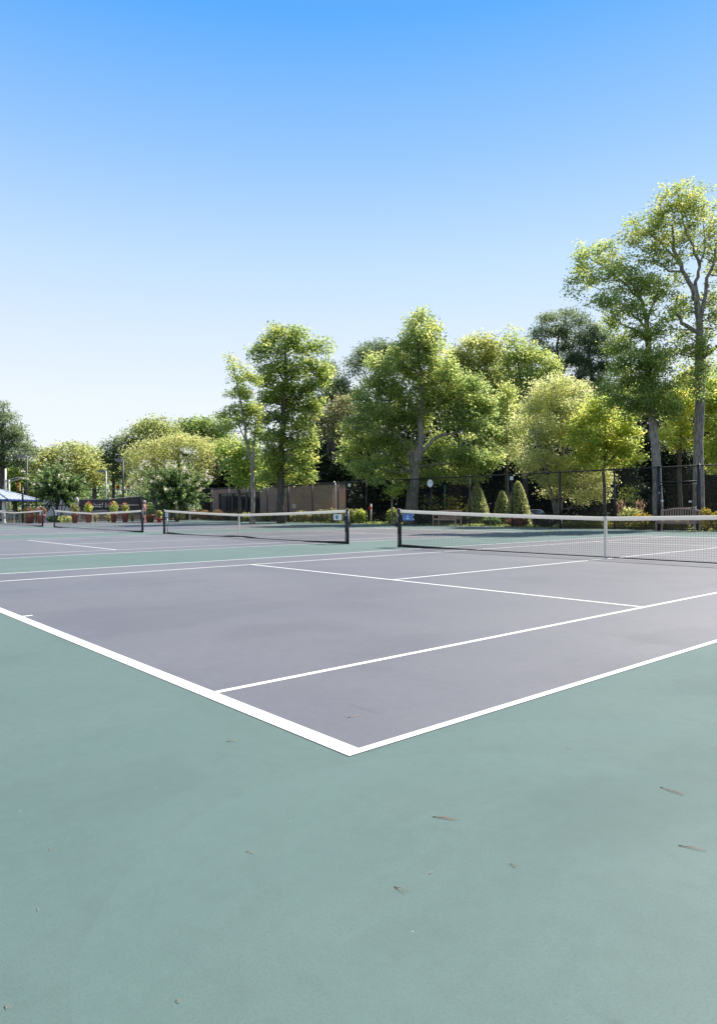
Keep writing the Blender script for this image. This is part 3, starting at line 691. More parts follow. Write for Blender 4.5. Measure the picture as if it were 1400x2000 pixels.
bl = thing("brick_building", "low brown brick building behind the fence and the slim tree", "building", ((xa + xb) / 2, BY, -.3)); W_ = xb - xa; xm = (xa + xb) / 2
b = MB(); zt = 3.3
o1, o2 = ongrid(427, BY)[0] - xm, ongrid(508, BY)[0] - xm
b.box(((-W_ / 2 + o1) / 2, .15, zt / 2), (o1 + W_ / 2, .3, zt)); b.box(((o2 + W_ / 2) / 2, .15, zt / 2), (W_ / 2 - o2, .3, zt))
b.box(((o1 + o2) / 2, .15, .45), (o2 - o1, .3, .9)); b.box(((o1 + o2) / 2, .15, zt - .2), (o2 - o1, .3, .4))
b.box((W_ / 2 - .15, .75, zt / 2), (.3, .9, zt)); b.box((-W_ / 2 + .15, .75, zt / 2), (.3, .9, zt)); b.box((0, 1.3, zt / 2), (W_, .2, zt))
b.build("wall", BR, bl)
b = MB(); b.box((0, .7, zt + .06), (W_ + .06, 1.5, .12)); b.build("roof", mat("dark_roof_felt", (.06, .055, .05), .9), bl)
DG = mat("dark_window_glass", (.015, .017, .022), .08)
nw = 3
for i in range(nw):
    xc = o1 + (o2 - o1) * (i + .5) / nw; ww = (o2 - o1) / nw
    f = MB(); f.box((xc - ww / 2 + .05, .12, 1.9), (.08, .12, 1.99)); f.box((xc + ww / 2 - .05, .12, 1.9), (.08, .12, 1.99)); f.box((xc, .12, .95), (ww - .18, .12, .08)); f.box((xc, .12, 2.88), (ww - .18, .12, .08))
    wf = f.build("window", mat("brown_window_frame", (.12, .09, .07), .6), bl)
    f = MB(); f.box((xc, .16, 1.9), (ww - .18, .02, 1.9)); f.build("pane", DG, wf)
# downspout beside the corner, and a white notice on the wall
p = ongrid(655.5, BY - .1, gz(-40, BY)); b = MB(); b.tube([(0, 0, 0), (0, 0, 2.9), (-.1, .05, 3.1), (-.35, .15, 3.25)], [.05] * 4, 8); o = b.build("downspout", M_WHITE, None, p); tag(o, "pale downspout at the corner of the brick building", "downspout")
D = depth_y(574, BY - .03); p = at(574, 988.5, D); nb_ = thing("wall_notice", "square white notice on the brick wall beside the narrow gate", "sign", p); b = MB(); b.box((0, 0, 0), (.52, .02, .36)); b.build("board", M_CREAM, nb_)
b = MB(); b.box((0, -.012, .07), (.34, .004, .03)); b.box((0, -.012, -.02), (.28, .004, .02)); b.build("print", mat("grey_print", (.16, .16, .17), .6), nb_)

# dark windscreen with white lettering beyond the far end fence, low brown wall beneath it
M_SCREEN = mat("navy_windscreen_cloth", (.020, .021, .030), .85, var=.12, scale=1.5)
def left_at(x, X): return spot(x, depth_x(x, X))
SX = -64.0
pa, pb2 = left_at(156, SX), left_at(330, SX)
scr = thing("windscreen", "dark navy windscreen with white lettering behind the flower pots", "windscreen", (SX, (pa[1] + pb2[1]) / 2, -.25)); LY = pb2[1] - pa[1]
b = MB(); b.prism([(-LY / 2, 1.05), (LY / 2, 1.05), (LY / 2, 2.75), (LY * .12, 2.55), (-LY * .2, 2.25), (-LY / 2, 2.2)], (0, 0, 0), (0, 1, 0), (0, 0, 1), (-1, 0, 0), .02); b.build("cloth", M_SCREEN, scr)
for q in np.linspace(-LY / 2, LY / 2, 6):
    b = MB(); b.tube([(-.07, q, -.05), (-.07, q, 2.3 + .45 * max(0, (q + LY * .2) / LY))], [.04] * 2, 6); b.build("post", M_BLACK, scr)
b = MB(); b.tube([(-.03, -LY / 2, 2.24), (-.03, -LY * .2, 2.3), (-.03, LY * .12, 2.6), (-.03, LY / 2, 2.8)], [.03] * 4, 6); b.build("top_rail", mat("grey_rail", (.25, .25, .26), .5), scr)
def text(body, size, m, parent, loc, rot, name="lettering", shear=0.0):
    cu = bpy.data.curves.new(name, 'FONT'); cu.body = body; cu.size = size; cu.align_x = 'CENTER'; cu.align_y = 'CENTER'; cu.extrude = .004; cu.shear = shear
    o = bpy.data.objects.new(name, cu); COL.objects.link(o); dg = bpy.context.evaluated_depsgraph_get()
    me = bpy.data.meshes.new_from_object(o.evaluated_get(dg)); bpy.data.objects.remove(o)
    q = bpy.data.objects.new(name, me); COL.objects.link(q); me.materials.clear(); me.materials.append(m); q.parent = parent; q.location = loc; q.rotation_euler = rot; return q
tp = left_at(200, SX)
text("ixel lm", .66, M_WHITE, scr, (.03, tp[1] - scr.location[1], 1.72), (math.pi / 2, 0, math.pi / 2), shear=.15)
b = MB(); b.box((.03, tp[1] - scr.location[1] - .1, 1.2), (.004, 1.2, .16)); b.build("small_print", mat("grey_print2", (.22, .22, .26), .6), scr)
pw = thing("low_wall", "low brown block wall under the dark windscreen", "wall", (SX + .35, (pa[1] + pb2[1]) / 2, -.25)); b = MB(); b.box((0, 0, .55), (.3, LY, 1.1)); b.build("blocks", brick_mat("tan_block", (.26, .19, .165), (.22, .165, .15), (.2, .16, .14), 1.6), pw); b = MB(); b.box((0, 0, 1.14), (.36, LY, .07)); b.build("coping", mat("concrete", (.32, .30, .28), .85, var=.1), pw)
b = MB(); pA = left_at(150, -61.2); pB = left_at(330, -61.2)
b.box((0, 0, .09), (.5, pB[1] - pA[1], .18)); o = b.build("kerb", mat("concrete", (.32, .30, .28), .85), None, (-61.2, (pA[1] + pB[1]) / 2, -.05)); tag(o, "pale concrete kerb behind the row of pots", "kerb")
# pale rendered building end behind the left crape myrtle
q = spot(140, 76, -.3)
pbld = thing("pale_building", "pale lilac rendered building end behind the left crape myrtle", "building", q, math.atan2(RT[1], RT[0]))
b = MB(); b.prism([(-3.0, 0), (.82, 0), (.82, 2.2), (.45, 2.9), (-3.0, 2.9)], (0, 0, 0), (1, 0, 0), (0, 0, 1), (0, 1, 0), .3); b.build("wall", mat("lilac_render", (.62, .57, .60), .85, var=.04), pbld)
b = MB(); b.prism([(-3.1, 2.9), (.45, 2.9), (.55, 3.02), (-3.1, 3.02)], (0, -.04, 0), (1, 0, 0), (0, 0, 1), (0, 1, 0), .38); b.build("roof", mat("dark_roof_felt", (.06, .055, .05), .9), pbld)

# ------------------------------------------------------------------ shelter with blue metal roof
D = 61.0; cxy = spot(-16, D + 2.6)
sh = thing("park_shelter", "open shelter with blue metal roof and white posts at far left", "shelter", (cxy[0], cxy[1], -.12), math.atan2(RT[1], RT[0]))
k = D / FPX; ev = 1.142 + 19.5 * k + .12; hw = 71 * k * .95; ap = ev + hw * .36
M_ROOF = mat("pale_blue_metal_roof", (.50, .54, .60), .55, .0)
b = MB(); vs = [(-hw, -hw, ev), (hw, -hw, ev), (hw, hw, ev), (-hw, hw, ev), (0, 0, ap)]
b.add(vs + [(v[0], v[1], v[2] - .06) for v in vs], [(0, 1, 4), (1, 2, 4), (2, 3, 4), (3, 0, 4), (5, 9, 6), (6, 9, 7), (7, 9, 8), (8, 9, 5)]); rf = b.build("roof", M_ROOF, sh)
b = MB()
for i in np.arange(-hw + .5, hw, .8):
    f = 1 - abs(i) / hw
    b.tube([(i, -hw - .01, ev + .02), (i, -hw + f * hw, ev + f * (ap - ev) + .02)], [.016] * 2, 4); b.tube([(hw + .01, i, ev + .02), (hw - f * hw, i, ev + f * (ap - ev) + .02)], [.016] * 2, 4)
b.build("seams", mat("deep_blue_metal", (.02, .05, .24), .4), rf)
b = MB()
for (sx, sy) in ((1, -1), (-1, -1), (1, 1), (-1, 1)): b.tube([(sx * hw, sy * hw, ev + .03), (0, 0, ap + .03)], [.06] * 2, 5)
b.build("hip_caps", mat("pale_hip_metal", (.45, .52, .66), .4), rf)
b = MB(); b.box((0, -hw, ev - .08), (2 * hw, .05, .15)); b.box((0, hw, ev - .08), (2 * hw, .05, .15)); b.box((-hw, 0, ev - .08), (.05, 2 * hw - .06, .15)); b.box((hw, 0, ev - .08), (.05, 2 * hw - .06, .15)); b.build("fascia", mat("deep_blue_metal", (.02, .05, .24), .4), sh)
for (sx, sy) in ((1, -1), (-1, -1), (1, 1), (-1, 1)):
    b = MB(); b.box((0, 0, (ev - .14) / 2), (.21, .21, ev - .14)); b.box((0, 0, .08), (.28, .28, .16)); b.build("post", M_WHITE, sh, (sx * (hw - .72), sy * (hw - .72), 0))

# ------------------------------------------------------------------ lamp posts, signals, cables
def lamp(label, x, D, ytop, r=.08, hw_=.62, white=False):
    p = spot(x, D); p[2] = gz(p[0], p[1]); H = 1.142 + (CYP + 2 - ytop) * D / FPX - p[2]
    root = thing("lamp_post", label, "lamp post", p, math.atan2(RT[1], RT[0]), "lamp posts beyond the courts")
    b = MB(); b.tube([(0, 0, -.05), (0, 0, H)], [r * 1.15, r], 10); b.lathe((0, 0, 0), [(r * 2.2, 0), (r * 2.2, .25), (r * 1.2, .35)], 10); b.build("pole", M_WHITE if white else mat("dark_bronze_paint", (.06, .055, .055), .5), root)
    b = MB(); b.tube([(0, 0, H - .1), (-.3, 0, H - .05)], [.035] * 2, 6); b.build("arm", mat("dark_bronze_paint", (.06, .055, .055), .5), root)
    h = MB(); h.box((-.3 - hw_ / 2 + .25, 0, H), (hw_, .5, .26)); hd = h.build("lamp_head", mat("grey_lamp_housing", (.22, .21, .22), .5), root)
    h = MB(); h.box((-.3 - hw_ / 2 + .25, 0, H - .14), (hw_ * .8, .4, .03)); h.build("lens", mat("frosted_lens", (.6, .6, .58), .3), hd)
lamp("tall brown lamp post with a box head above the left crape myrtle", 53.5, 72, 890, .10, .78)
lamp("tall brown lamp post with a box head beside the traffic signals", 241, 72, 898, .10, .72)
lamp("thin lamp post with a flat tilted head between the two tall ones", 208.5, 80, 920, .055, .8, True)
M_SIGY = mat("signal_yellow", (.62, .40, .10), .5); M_SIGO = mat("signal_red_lens", (.75, .12, .04), .35); M_GALV = mat("galvanised_pole", (.46, .45, .42), .5, .3)
def mast(label, pole_x, D, arm_y0, arm_y1, arm_x1, ytop, sigs):
    p = spot(pole_x, D); p[2] = gz(p[0], p[1]); k = D / FPX
    root = thing("signal_mast", label, "traffic signal mast", p, math.atan2(RT[1], RT[0]), "signal masts over the road")
    Z = lambda y: 1.142 + (CYP + 2 - y) * k - p[2]
    b = MB(); b.tube([(0, 0, -.1), (0, 0, Z(ytop))], [.17, .14], 10); b.build("pole", M_GALV, root)
    b = MB(); b.tube([(0, 0, Z(arm_y0)), ((arm_x1 - pole_x) * k, 0, Z(arm_y1))], [.11, .07], 8); arm = b.build("arm", M_GALV, root)
    for (sx, sy, hpx, back) in sigs:
        x_ = (sx - pole_x) * k; z_ = Z(sy); hh = hpx * k
        h = MB(); h.box((x_, -.15, z_), (hh * .36, .22, hh)); h.box((x_, -.02, z_ + hh / 2 + .06), (.06, .06, .14))
        s_ = h.build("signal_head", M_SIGY, root)
        if not back:
            for q, mm in ((.32, M_SIGO), (0, M_SIGY), (-.32, mat("signal_green_dark", (.03, .10, .06), .4))):
                v = MB(); v.tube([(x_, -.28, z_ + q * hh), (x_, -.34, z_ + q * hh)], [hh * .13, hh * .14], 12); v.build("lens", mm, s_)
mast("grey signal mast whose arm carries an orange signal above the shelter", 18.5, 92, 940, 931, 55, 936, [(38.5, 950, 16, False)])
mast("signal mast with a long white arm and two signals seen from behind", 330, 96, 946, 945, 222, 940, [(224.5, 940, 14, True), (247.5, 941, 13, True)])
mast("signal mast with a long high arm crossing behind the middle lamp post", 120, 100, 928, 929.5, 256, 924, [])
for (x, y, lab) in ((230, 951, "red hand signal box under the left yellow signal"), (250, 951, "red hand signal box under the right yellow signal")):
    D = 94; p = spot(x, D, -.3); z_ = 1.142 + (CYP + 2 - y) * D / FPX + .3
    r_ = thing("pedestrian_signal", lab, "pedestrian signal", p, math.atan2(RT[1], RT[0]), "red signals over the road"); b = MB(); b.tube([(0, 0, 0), (0, 0, z_)], [.06] * 2, 8); b.build("pole", M_GALV, r_)
    b = MB(); b.box((.12, -.1, z_), (.42, .25, .5)); b.build("housing", mat("red_housing", (.45, .05, .05), .5), r_)
p = spot(11.5, 82); p[2] = gz(p[0], p[1]); up_ = thing("utility_pole", "thin grey utility pole with a curved arm left of the signal mast", "utility pole", p, math.atan2(RT[1], RT[0])); k = 82 / FPX
b = MB(); b.tube([(0, 0, 0), (0, 0, 1.5 + 78 * k)], [.16, .12], 8); b.build("pole", M_GALV, up_); b = MB(); b.tube([(0, 0, 1.5 + 55 * k), (12 * k, 0, 1.5 + 58 * k), (24 * k, 0, 1.5 + 60.5 * k), (33 * k, 0, 1.5 + 60 * k)], [.07, .06, .05, .05], 6); b.build("arm", M_GALV, up_)
for (ya, yb, lab) in ((919, 917, "upper overhead cable crossing behind the lamp posts"), (922.5, 920.5, "lower overhead cable crossing behind the lamp posts")):
    a_, b_ = at(-60, ya - .5, 104), at(330, yb - 4, 104); m_ = (a_ + b_) / 2 + np.array([0, 0, -.12]); b = MB(); b.tube([a_, a_ * .75 + m_ * .25, m_, b_ * .75 + m_ * .25, b_], [.045] * 5, 5); o = b.build("overhead_cable", M_GALV); tag(o, lab, "cable", "overhead cables")

# ------------------------------------------------------------------ flower pots along the far end
def pot(label, x, D, wpx, hpx, plant, col=M_TERRA, group="flower pots along the far end", z=0.0):
    p = spot(x, D, z); k = D / FPX; r = wpx * k / 2; h = hpx * k
    root = thing("flower_pot", label, "flower pot", p, 0, group)
    b = MB(); b.lathe((0, 0, 0), [(0, .0), (r * .62, 0), (r * .86, h * .74), (r * 1.0, h * .75), (r * 1.02, h), (r * .88, h), (r * .84, h * .86), (0, h * .86)], 20); b.build("pot", col, root)
    lm, fm, pw_, ph = plant; pr, pz = pw_ * k / 2, ph * k
    n = 260; q = rng.normal(size=(n, 3)); q /= np.linalg.norm(q, axis=1)[:, None]; q *= rng.uniform(.5, 1.0, n)[:, None]
    P = np.stack([q[:, 0] * pr, q[:, 1] * pr, h * .95 + (q[:, 2] * .5 + .5) * pz], 1)
    leaf_mesh("foliage", P, .16 * np.ones(n), .45 + .25 * rng.normal(size=n), lm, root, aspect=.6)
    if fm:
        n = 26; q = rng.normal(size=(n, 3)); q[:, 2] = np.abs(q[:, 2]); q /= np.linalg.norm(q, axis=1)[:, None]
        P = np.stack([q[:, 0] * pr * .8, q[:, 1] * pr * .8, h * .95 + (q[:, 2] * .45 + .6) * pz], 1); leaf_mesh("blossoms", P, .14 * np.ones(n), .4 + .3 * rng.normal(size=n), fm, root, aspect=.9)
    st = MB()
    for i in range(4): a = i * 1.6; st.tube([(0, 0, h * .8), (pr * .4 * math.cos(a), pr * .4 * math.sin(a), h + pz * .6)], [.015, .008], 4)
    st.build("stems", M_BARKD, root)
G1 = L_LGREEN
pot("large dark red pot with reddish foliage nearest the shelter", 59, 55.5, 19, 17, (L_BRONZE, None, 24, 14))
pot("large red pot with dark foliage beside the left crape myrtle", 81, 55.5, 17, 17, (L_BRONZE, L_BLOOM, 20, 16))
pot("terracotta pot with yellow leaves in front of the pale building", 146.5, 56, 14, 18, (L_VARI, None, 20, 22))
pot("terracotta pot with a lime green plant and coral flowers", 173.5, 56.5, 13, 19, (L_LIME, L_RED, 17, 22))
pot("terracotta pot with orange flowers right of the white lettering", 222.5, 57, 13, 18, (G1, L_RED, 18, 24))
pot("terracotta pot with orange flowers beside the thick fence post", 245, 57, 14, 18, (L_LGREEN, L_RED, 16, 20))
pot("wide dark brown pot with a dark green shrub beside the person", 293.5, 56, 20, 16, (L_MYRT, None, 22, 26), mat("brown_pot", (.16, .075, .04), .7, var=.2))
pot("low bright red pot at the foot of the right crape myrtle", 311.5, 56, 11, 9, (L_OLIVE, None, 10, 16), mat("bright_red_pot", (.42, .03, .025), .5))
for (x, wpx, hpx, lab) in ((213, 22, 17, "pale ornamental grass clump between two terracotta pots"), (187, 12, 15, "pale grass clump right of the lime green pot plant"), (259, 11, 17, "narrow pale grass clump right of the last orange flowered pot")):
    p = spot(x, 58.2); k = 58.2 / FPX; r_ = thing("ornamental_grass", lab, "ornamental grass", p, 0, "pale grasses between the pots"); n = 260
    a = rng.uniform(0, 6.28, n); t_ = rng.uniform(.15, 1, n); lean = rng.uniform(.1, 1, n)
    P = np.stack([np.cos(a) * lean * t_ * wpx * k / 2, np.sin(a) * lean * t_ * wpx * k / 2, t_ * hpx * k * (1 - .25 * lean)], 1); ax = np.stack([np.cos(a) * lean, np.sin(a) * lean, np.ones(n) * 1.1], 1)
    leaf_mesh("blades", P, .34 * np.ones(n), .75 + .15 * rng.normal(size=n), L_VARI, r_, aspect=.1, axis=ax, jitter=.15)
for (x, wpx, lab) in ((128, 30, "low green planting at the foot of the left crape myrtle"), (105, 22, "dark low planting behind the posts of the third net")):
    bush("low_shrub", lab, "shrub", spot(x, 58.5), wpx * 58.5 / FPX, .55, L_OLIVE if x > 120 else L_MYRT, 420, .16, "low planting under the left myrtle")

# white patio table top beyond the right myrtle
p = spot(371, 66, -.2); k = 66 / FPX
tb = thing("picnic_table", "white round patio table with a thin pole beyond the right crape myrtle", "patio table", p); b = MB(); b.disc((0, 0, 1.12), 12 * k, (0, 0, 1), 24, .06); b.build("table_top", M_WHITE, tb)
b = MB(); b.tube([(0, 0, 0), (0, 0, 1.1)], [.06] * 2, 8); b.disc((0, 0, .03), .32, (0, 0, 1), 16, .06); b.build("pedestal", M_WHITE, tb); b = MB(); b.tube([(-4 * k, 0, 1.1), (-4 * k, 0, 1.62)], [.03] * 2, 8); b.build("pole", M_WHITE, tb)

# red reflector post, green pole behind the clock
p = ongrid(724.5, FENCE_Y + 2.2, gz(-34, FENCE_Y + 2.2)); k = depth_y(724.5, FENCE_Y + 2.2) / FPX
rp = thing("marker_post", "white marker post with a red disc beyond the fence", "marker post", p); b = MB(); b.tube([(0, 0, 0), (0, 0, 1.32)], [.065] * 2, 10); b.lathe((0, 0, 1.32), [(.07, 0), (.05, .05), (0, .07)], 10); b.build("post", M_WHITE, rp)
b = MB(); b.disc((0.02, -.09, 1.10), .15, (0, 1, 0), 20, .04); b.build("disc", mat("red_plastic", (.55, .04, .05), .4), rp)
p = ongrid(868.5, FENCE_Y + 1.4); b = MB(); b.tube([(0, 0, -.1), (0, 0, 2.5)], [.045] * 2, 8); b.lathe((0, 0, 2.5), [(.05, 0), (.03, .03), (0, .04)], 8); o = b.build("green_pole", mat("green_paint", (.02, .16, .08), .5), None, p); tag(o, "thin green pole behind the brown bench", "pole")

# ------------------------------------------------------------------ person by the third net post
def skinned(name, verts, edges, radii, m, parent, lv=2, root=0):
    me = bpy.data.meshes.new(name); me.from_pydata(verts, edges, []); o = bpy.data.objects.new(name, me); COL.objects.link(o)
    md = o.modifiers.new("s", 'SKIN'); sv = me.skin_vertices[0].data
    for i, r_ in enumerate(radii): sv[i].radius = (r_, r_) if not isinstance(r_, tuple) else r_; sv[i].use_root = (i == root)
    md.use_smooth_shade = True
    o.modifiers.new("d", 'SUBSURF').levels = lv
    dg = bpy.context.evaluated_depsgraph_get(); m2 = bpy.data.meshes.new_from_object(o.evaluated_get(dg))
    bpy.data.objects.remove(o); bpy.data.meshes.remove(me)
    q = bpy.data.objects.new(name, m2); COL.objects.link(q); m2.materials.clear(); m2.materials.append(m); q.parent = parent
    return q
M_SKIN = mat("skin", (.50, .27, .20), .55); M_SHIRT = mat("pink_shirt", (.58, .26, .27), .8, var=.08); M_SHORT = mat("dark_green_shorts", (.05, .075, .06), .85); M_HAIR = mat("grey_hair", (.42, .41, .42), .8, var=.15, scale=30)
M_VISOR = mat("pink_visor", (.62, .33, .34), .7); M_SHOE = mat("red_shoes", (.42, .07, .09), .6)
pp = spot(282.5, 54.5)
pe = thing("person", "person in pink visor and shirt and dark shorts, one hand on the hip", "person", pp, math.atan2(RT[1], RT[0]) + math.pi)   # local +X points to the left of the picture
# local frame: x = facing (picture left), y = away from / towards the camera, z = up
Vb = [(0, 0, .93), (0, 0, 1.10), (-.01, 0, 1.28), (-.01, 0, 1.40), (.0, 0, 1.47), (.02, 0, 1.55), (.025, 0, 1.65), (.015, 0, 1.72)]; Eb = [(i, i + 1) for i in range(7)]; Rb = [(.15, .12), (.135, .11), (.155, .115), (.10, .085), .052, (.072, .085), (.078, .09), .05]
def addc(pts, rs, frm):
    i0 = len(Vb)
    for i, (p_, r_) in enumerate(zip(pts, rs)): Vb.append(p_); Rb.append(r_); Eb.append((frm if i == 0 else i0 + i - 1, i0 + i))
    return len(Vb) - 1
arms = {}
for sy, pts in ((1, [(0, .17, 1.38), (-.13, .30, 1.14), (.05, .21, .985)]), (-1, [(0, -.17, 1.38), (-.02, -.23, 1.12), (.09, -.235, .90)])):
    wv = addc(pts, [.052, .042, .028], 3); arms[sy] = pts
    d = (Vector(pts[2]) - Vector(pts[1])).normalized(); h_ = Vector(pts[2]) + d * .06; hv = addc([tuple(h_)], [(.024, .034)], wv)
    for f in range(4):
        o_ = Vector((0, 1, 0)) * (f - 1.5) * .019; ln = (.062, .075, .07, .055)[f]; a_ = h_ + d * .035 + o_; b_ = a_ + d * ln * .55; c_ = b_ + (d + Vector((.3, -.2 * sy, -.5))).normalized() * ln * .5
        addc([tuple(a_), tuple(b_), tuple(c_)], [.0095, .0088, .0075], hv)
    th = h_ + Vector((.03, 0, .0)) + d * .0; addc([tuple(th), tuple(th + d * .045 + Vector((.012, 0, 0)))], [.0105, .008], hv)
for sy in (1, -1): addc([(0, sy * .09, .86), (.02 * sy, sy * .10, .50), (-.01, sy * .105, .10), (.07, sy * .11, .035), (.15, sy * .115, .025)], [.09, .062, .042, .038, .03], 0)
body = skinned("body", Vb, Eb, Rb, M_SKIN, pe)
skinned("shirt", [(0, 0, .90), (0, 0, 1.10), (-.01, 0, 1.28), (-.01, 0, 1.41), (0, .175, 1.385), (-.075, .245, 1.25), (0, -.175, 1.385), (-.01, -.205, 1.24)], [(0, 1), (1, 2), (2, 3), (3, 4), (4, 5), (3, 6), (6, 7)], [(.165, .135), (.15, .125), (.168, .128), (.105, .09), .066, .062, .066, .062], M_SHIRT, pe, 2)
skinned("shorts", [(0, 0, .98), (0, 0, .88), (.005, .10, .78), (.012, .105, .60), (.005, -.10, .78), (-.012, -.105, .60)], [(0, 1), (1, 2), (2, 3), (1, 4), (4, 5)], [(.165, .14), (.16, .14), .10, .092, .10, .092], M_SHORT, pe, 2)
b = MB(); b.lathe((.0, 0, 1.63), [(.104, 0), (.112, .05), (.10, .10), (.065, .14), (0, .155)], 16); b.tube([(-.06, 0, 1.66), (-.09, 0, 1.58), (-.08, 0, 1.50)], [.06, .06, .035], 8); b.build("hair", M_HAIR, pe)
b = MB(); b.tube([(.118 * math.cos(a), .112 * math.sin(a), 1.655) for a in np.linspace(-2.6, 2.6, 15)], [.024] * 15, 6)
b.add([(.10 + .12 * math.cos(a) * (1 if abs(a) < 1.6 else 0), .12 * math.sin(a), 1.655 - .02 * math.cos(a)) for a in np.linspace(-1.57, 1.57, 9)] + [(.08, .1 * math.sin(a), 1.665) for a in np.linspace(-1.57, 1.57, 9)], [(i, i + 1, 10 + i, 9 + i) for i in range(8)]); b.build("visor", M_VISOR, pe)
b = MB(); b.lathe((.112, 0, 1.59), [(0, -.02), (.014, -.012), (.016, 0), (.008, .03), (0, .035)], 8); f_ = b.build("nose", M_SKIN, pe)
for sy in (1, -1): b = MB(); b.lathe((.098, sy * .034, 1.625), [(0, -.009), (.010, 0), (0, .009)], 8); b.build("eye", mat("dark_eyes", (.03, .02, .02), .3), pe)
b = MB(); b.box((.106, 0, 1.545), (.012, .05, .012)); b.build("mouth", mat("lips", (.45, .16, .15), .5), pe)
for sy in (1, -1): b = MB(); b.lathe((.02, sy * .098, 1.60), [(0, -.032), (.012, -.02), (.014, .01), (0, .03)], 8); b.build("ear", M_SKIN, pe)
for sy in (1, -1):
    b = MB(); b.tube([(-.075, sy * .107, .045), (-.03, sy * .108, .06), (.08, sy * .112, .045), (.17, sy * .116, .03), (.20, sy * .117, .028)], [.036, .05, .046, .038, .022], 10); b.build("shoe", M_SHOE, pe)

# ------------------------------------------------------------------ parked car behind the clipped cones
CY_ = FENCE_Y + 9.5; p = ongrid(1030, CY_, -.5)
car = thing("parked_car", "dull silver car parked in the shade behind the clipped cones", "car", p, 0.0)
prof = [(-2.2, .35), (-2.25, .62), (-2.1, .86), (-1.35, .95), (-.75, 1.38), (.45, 1.43), (1.15, 1.02), (2.0, .92), (2.25, .70), (2.25, .35)]
M_CAR = mat("silver_car_paint", (.22, .24, .27), .25, .4); M_RUB = mat("tyre_rubber", (.02, .02, .02), .8)
b = MB(); b.prism(prof, (0, -.85, 0), (1, 0, 0), (0, 0, 1), (0, 1, 0), 1.7); b.build("body", M_CAR, car)
for yy in (-.858, .858):
    for pl in ([(-1.2, .97), (-.72, 1.31), (-.15, 1.35), (-.15, .98)], [(-.07, .98), (-.07, 1.35), (.42, 1.36), (1.0, 1.0)]):
        b = MB(); b.prism(pl, (0, yy, 0), (1, 0, 0), (0, 0, 1), (0, 1 if yy > 0 else -1, 0), .006); b.build("window", DG, car)
b = MB(); b.prism([(.50, 1.405), (1.13, 1.035), (1.145, 1.05), (.515, 1.42)], (0, -.72, 0), (1, 0, 0), (0, 0, 1), (0, 1, 0), 1.44); b.build("windscreen", DG, car)
for sx in (-1.4, 1.4):
    for yy in (-.78, .78):
        b = MB(); b.tube([(sx, yy - .11, .33), (sx, yy + .11, .33)], [.33] * 2, 20); wh = b.build("wheel", M_RUB, car); b = MB(); b.tube([(sx, yy - .12, .33), (sx, yy + .12, .33)], [.2] * 2, 14); b.build("rim", M_STEEL, wh)
for sy in (-.6, .6):
    b = MB(); b.box((2.24, sy, .72), (.06, .36, .13)); b.build("headlight", M_CREAM, car); b = MB(); b.box((-2.2, sy, .76), (.06, .3, .13)); b.build("tail_light", mat("red_plastic", (.55, .04, .05), .4), car)

# ------------------------------------------------------------------ clipped cone shrubs
def cone(label, x, D, ytop, wpx, n=5200):
    p = spot(x, D); p[2] = gz(p[0], p[1]); k = D / FPX; H = 1.142 + (CYP - ytop - .0049 * (x - 700)) * k - p[2]; R_ = wpx * k / 2
    root = thing("clipped_cone_shrub", label, "topiary", p, 0, "clipped cone shrubs behind the fence")
    pr = lambda t: R_ * (np.clip(1 - t ** 1.15, 0, 1) ** .60) * (.86 + .14 * np.minimum(1, t / .2))
    core = MB(); ts = np.linspace(0, 1, 14); core.lathe((0, 0, 0), [(float(pr(t)) * .86 + .01, t * H * .97) for t in ts], 18); core.build("stems", mat("dark_inner_twigs", (.018, .024, .012), .95), root)
    t = rng.random(n) ** 1.35; a = rng.uniform(0, 2 * math.pi, n); r_ = pr(t) * (1 + .025 * np.sin(a * 5 + t * 9)) * rng.uniform(.93, 1.02, n)
    P = np.stack([np.cos(a) * r_, np.sin(a) * r_, t * H], 1); leaf_mesh("foliage", P, .135 * np.ones(n), .45 + .25 * rng.normal(size=n), L_BOX, root, up=.2)
cone("broad clipped cone standing alone right of the brown bench", 931, 46.5, 946, 54)
cone("smaller clipped cone at the left of the close pair", 980.5, 49, 959, 44)
cone("tallest clipped cone with its right side in the sun", 1011, 47, 940, 56)

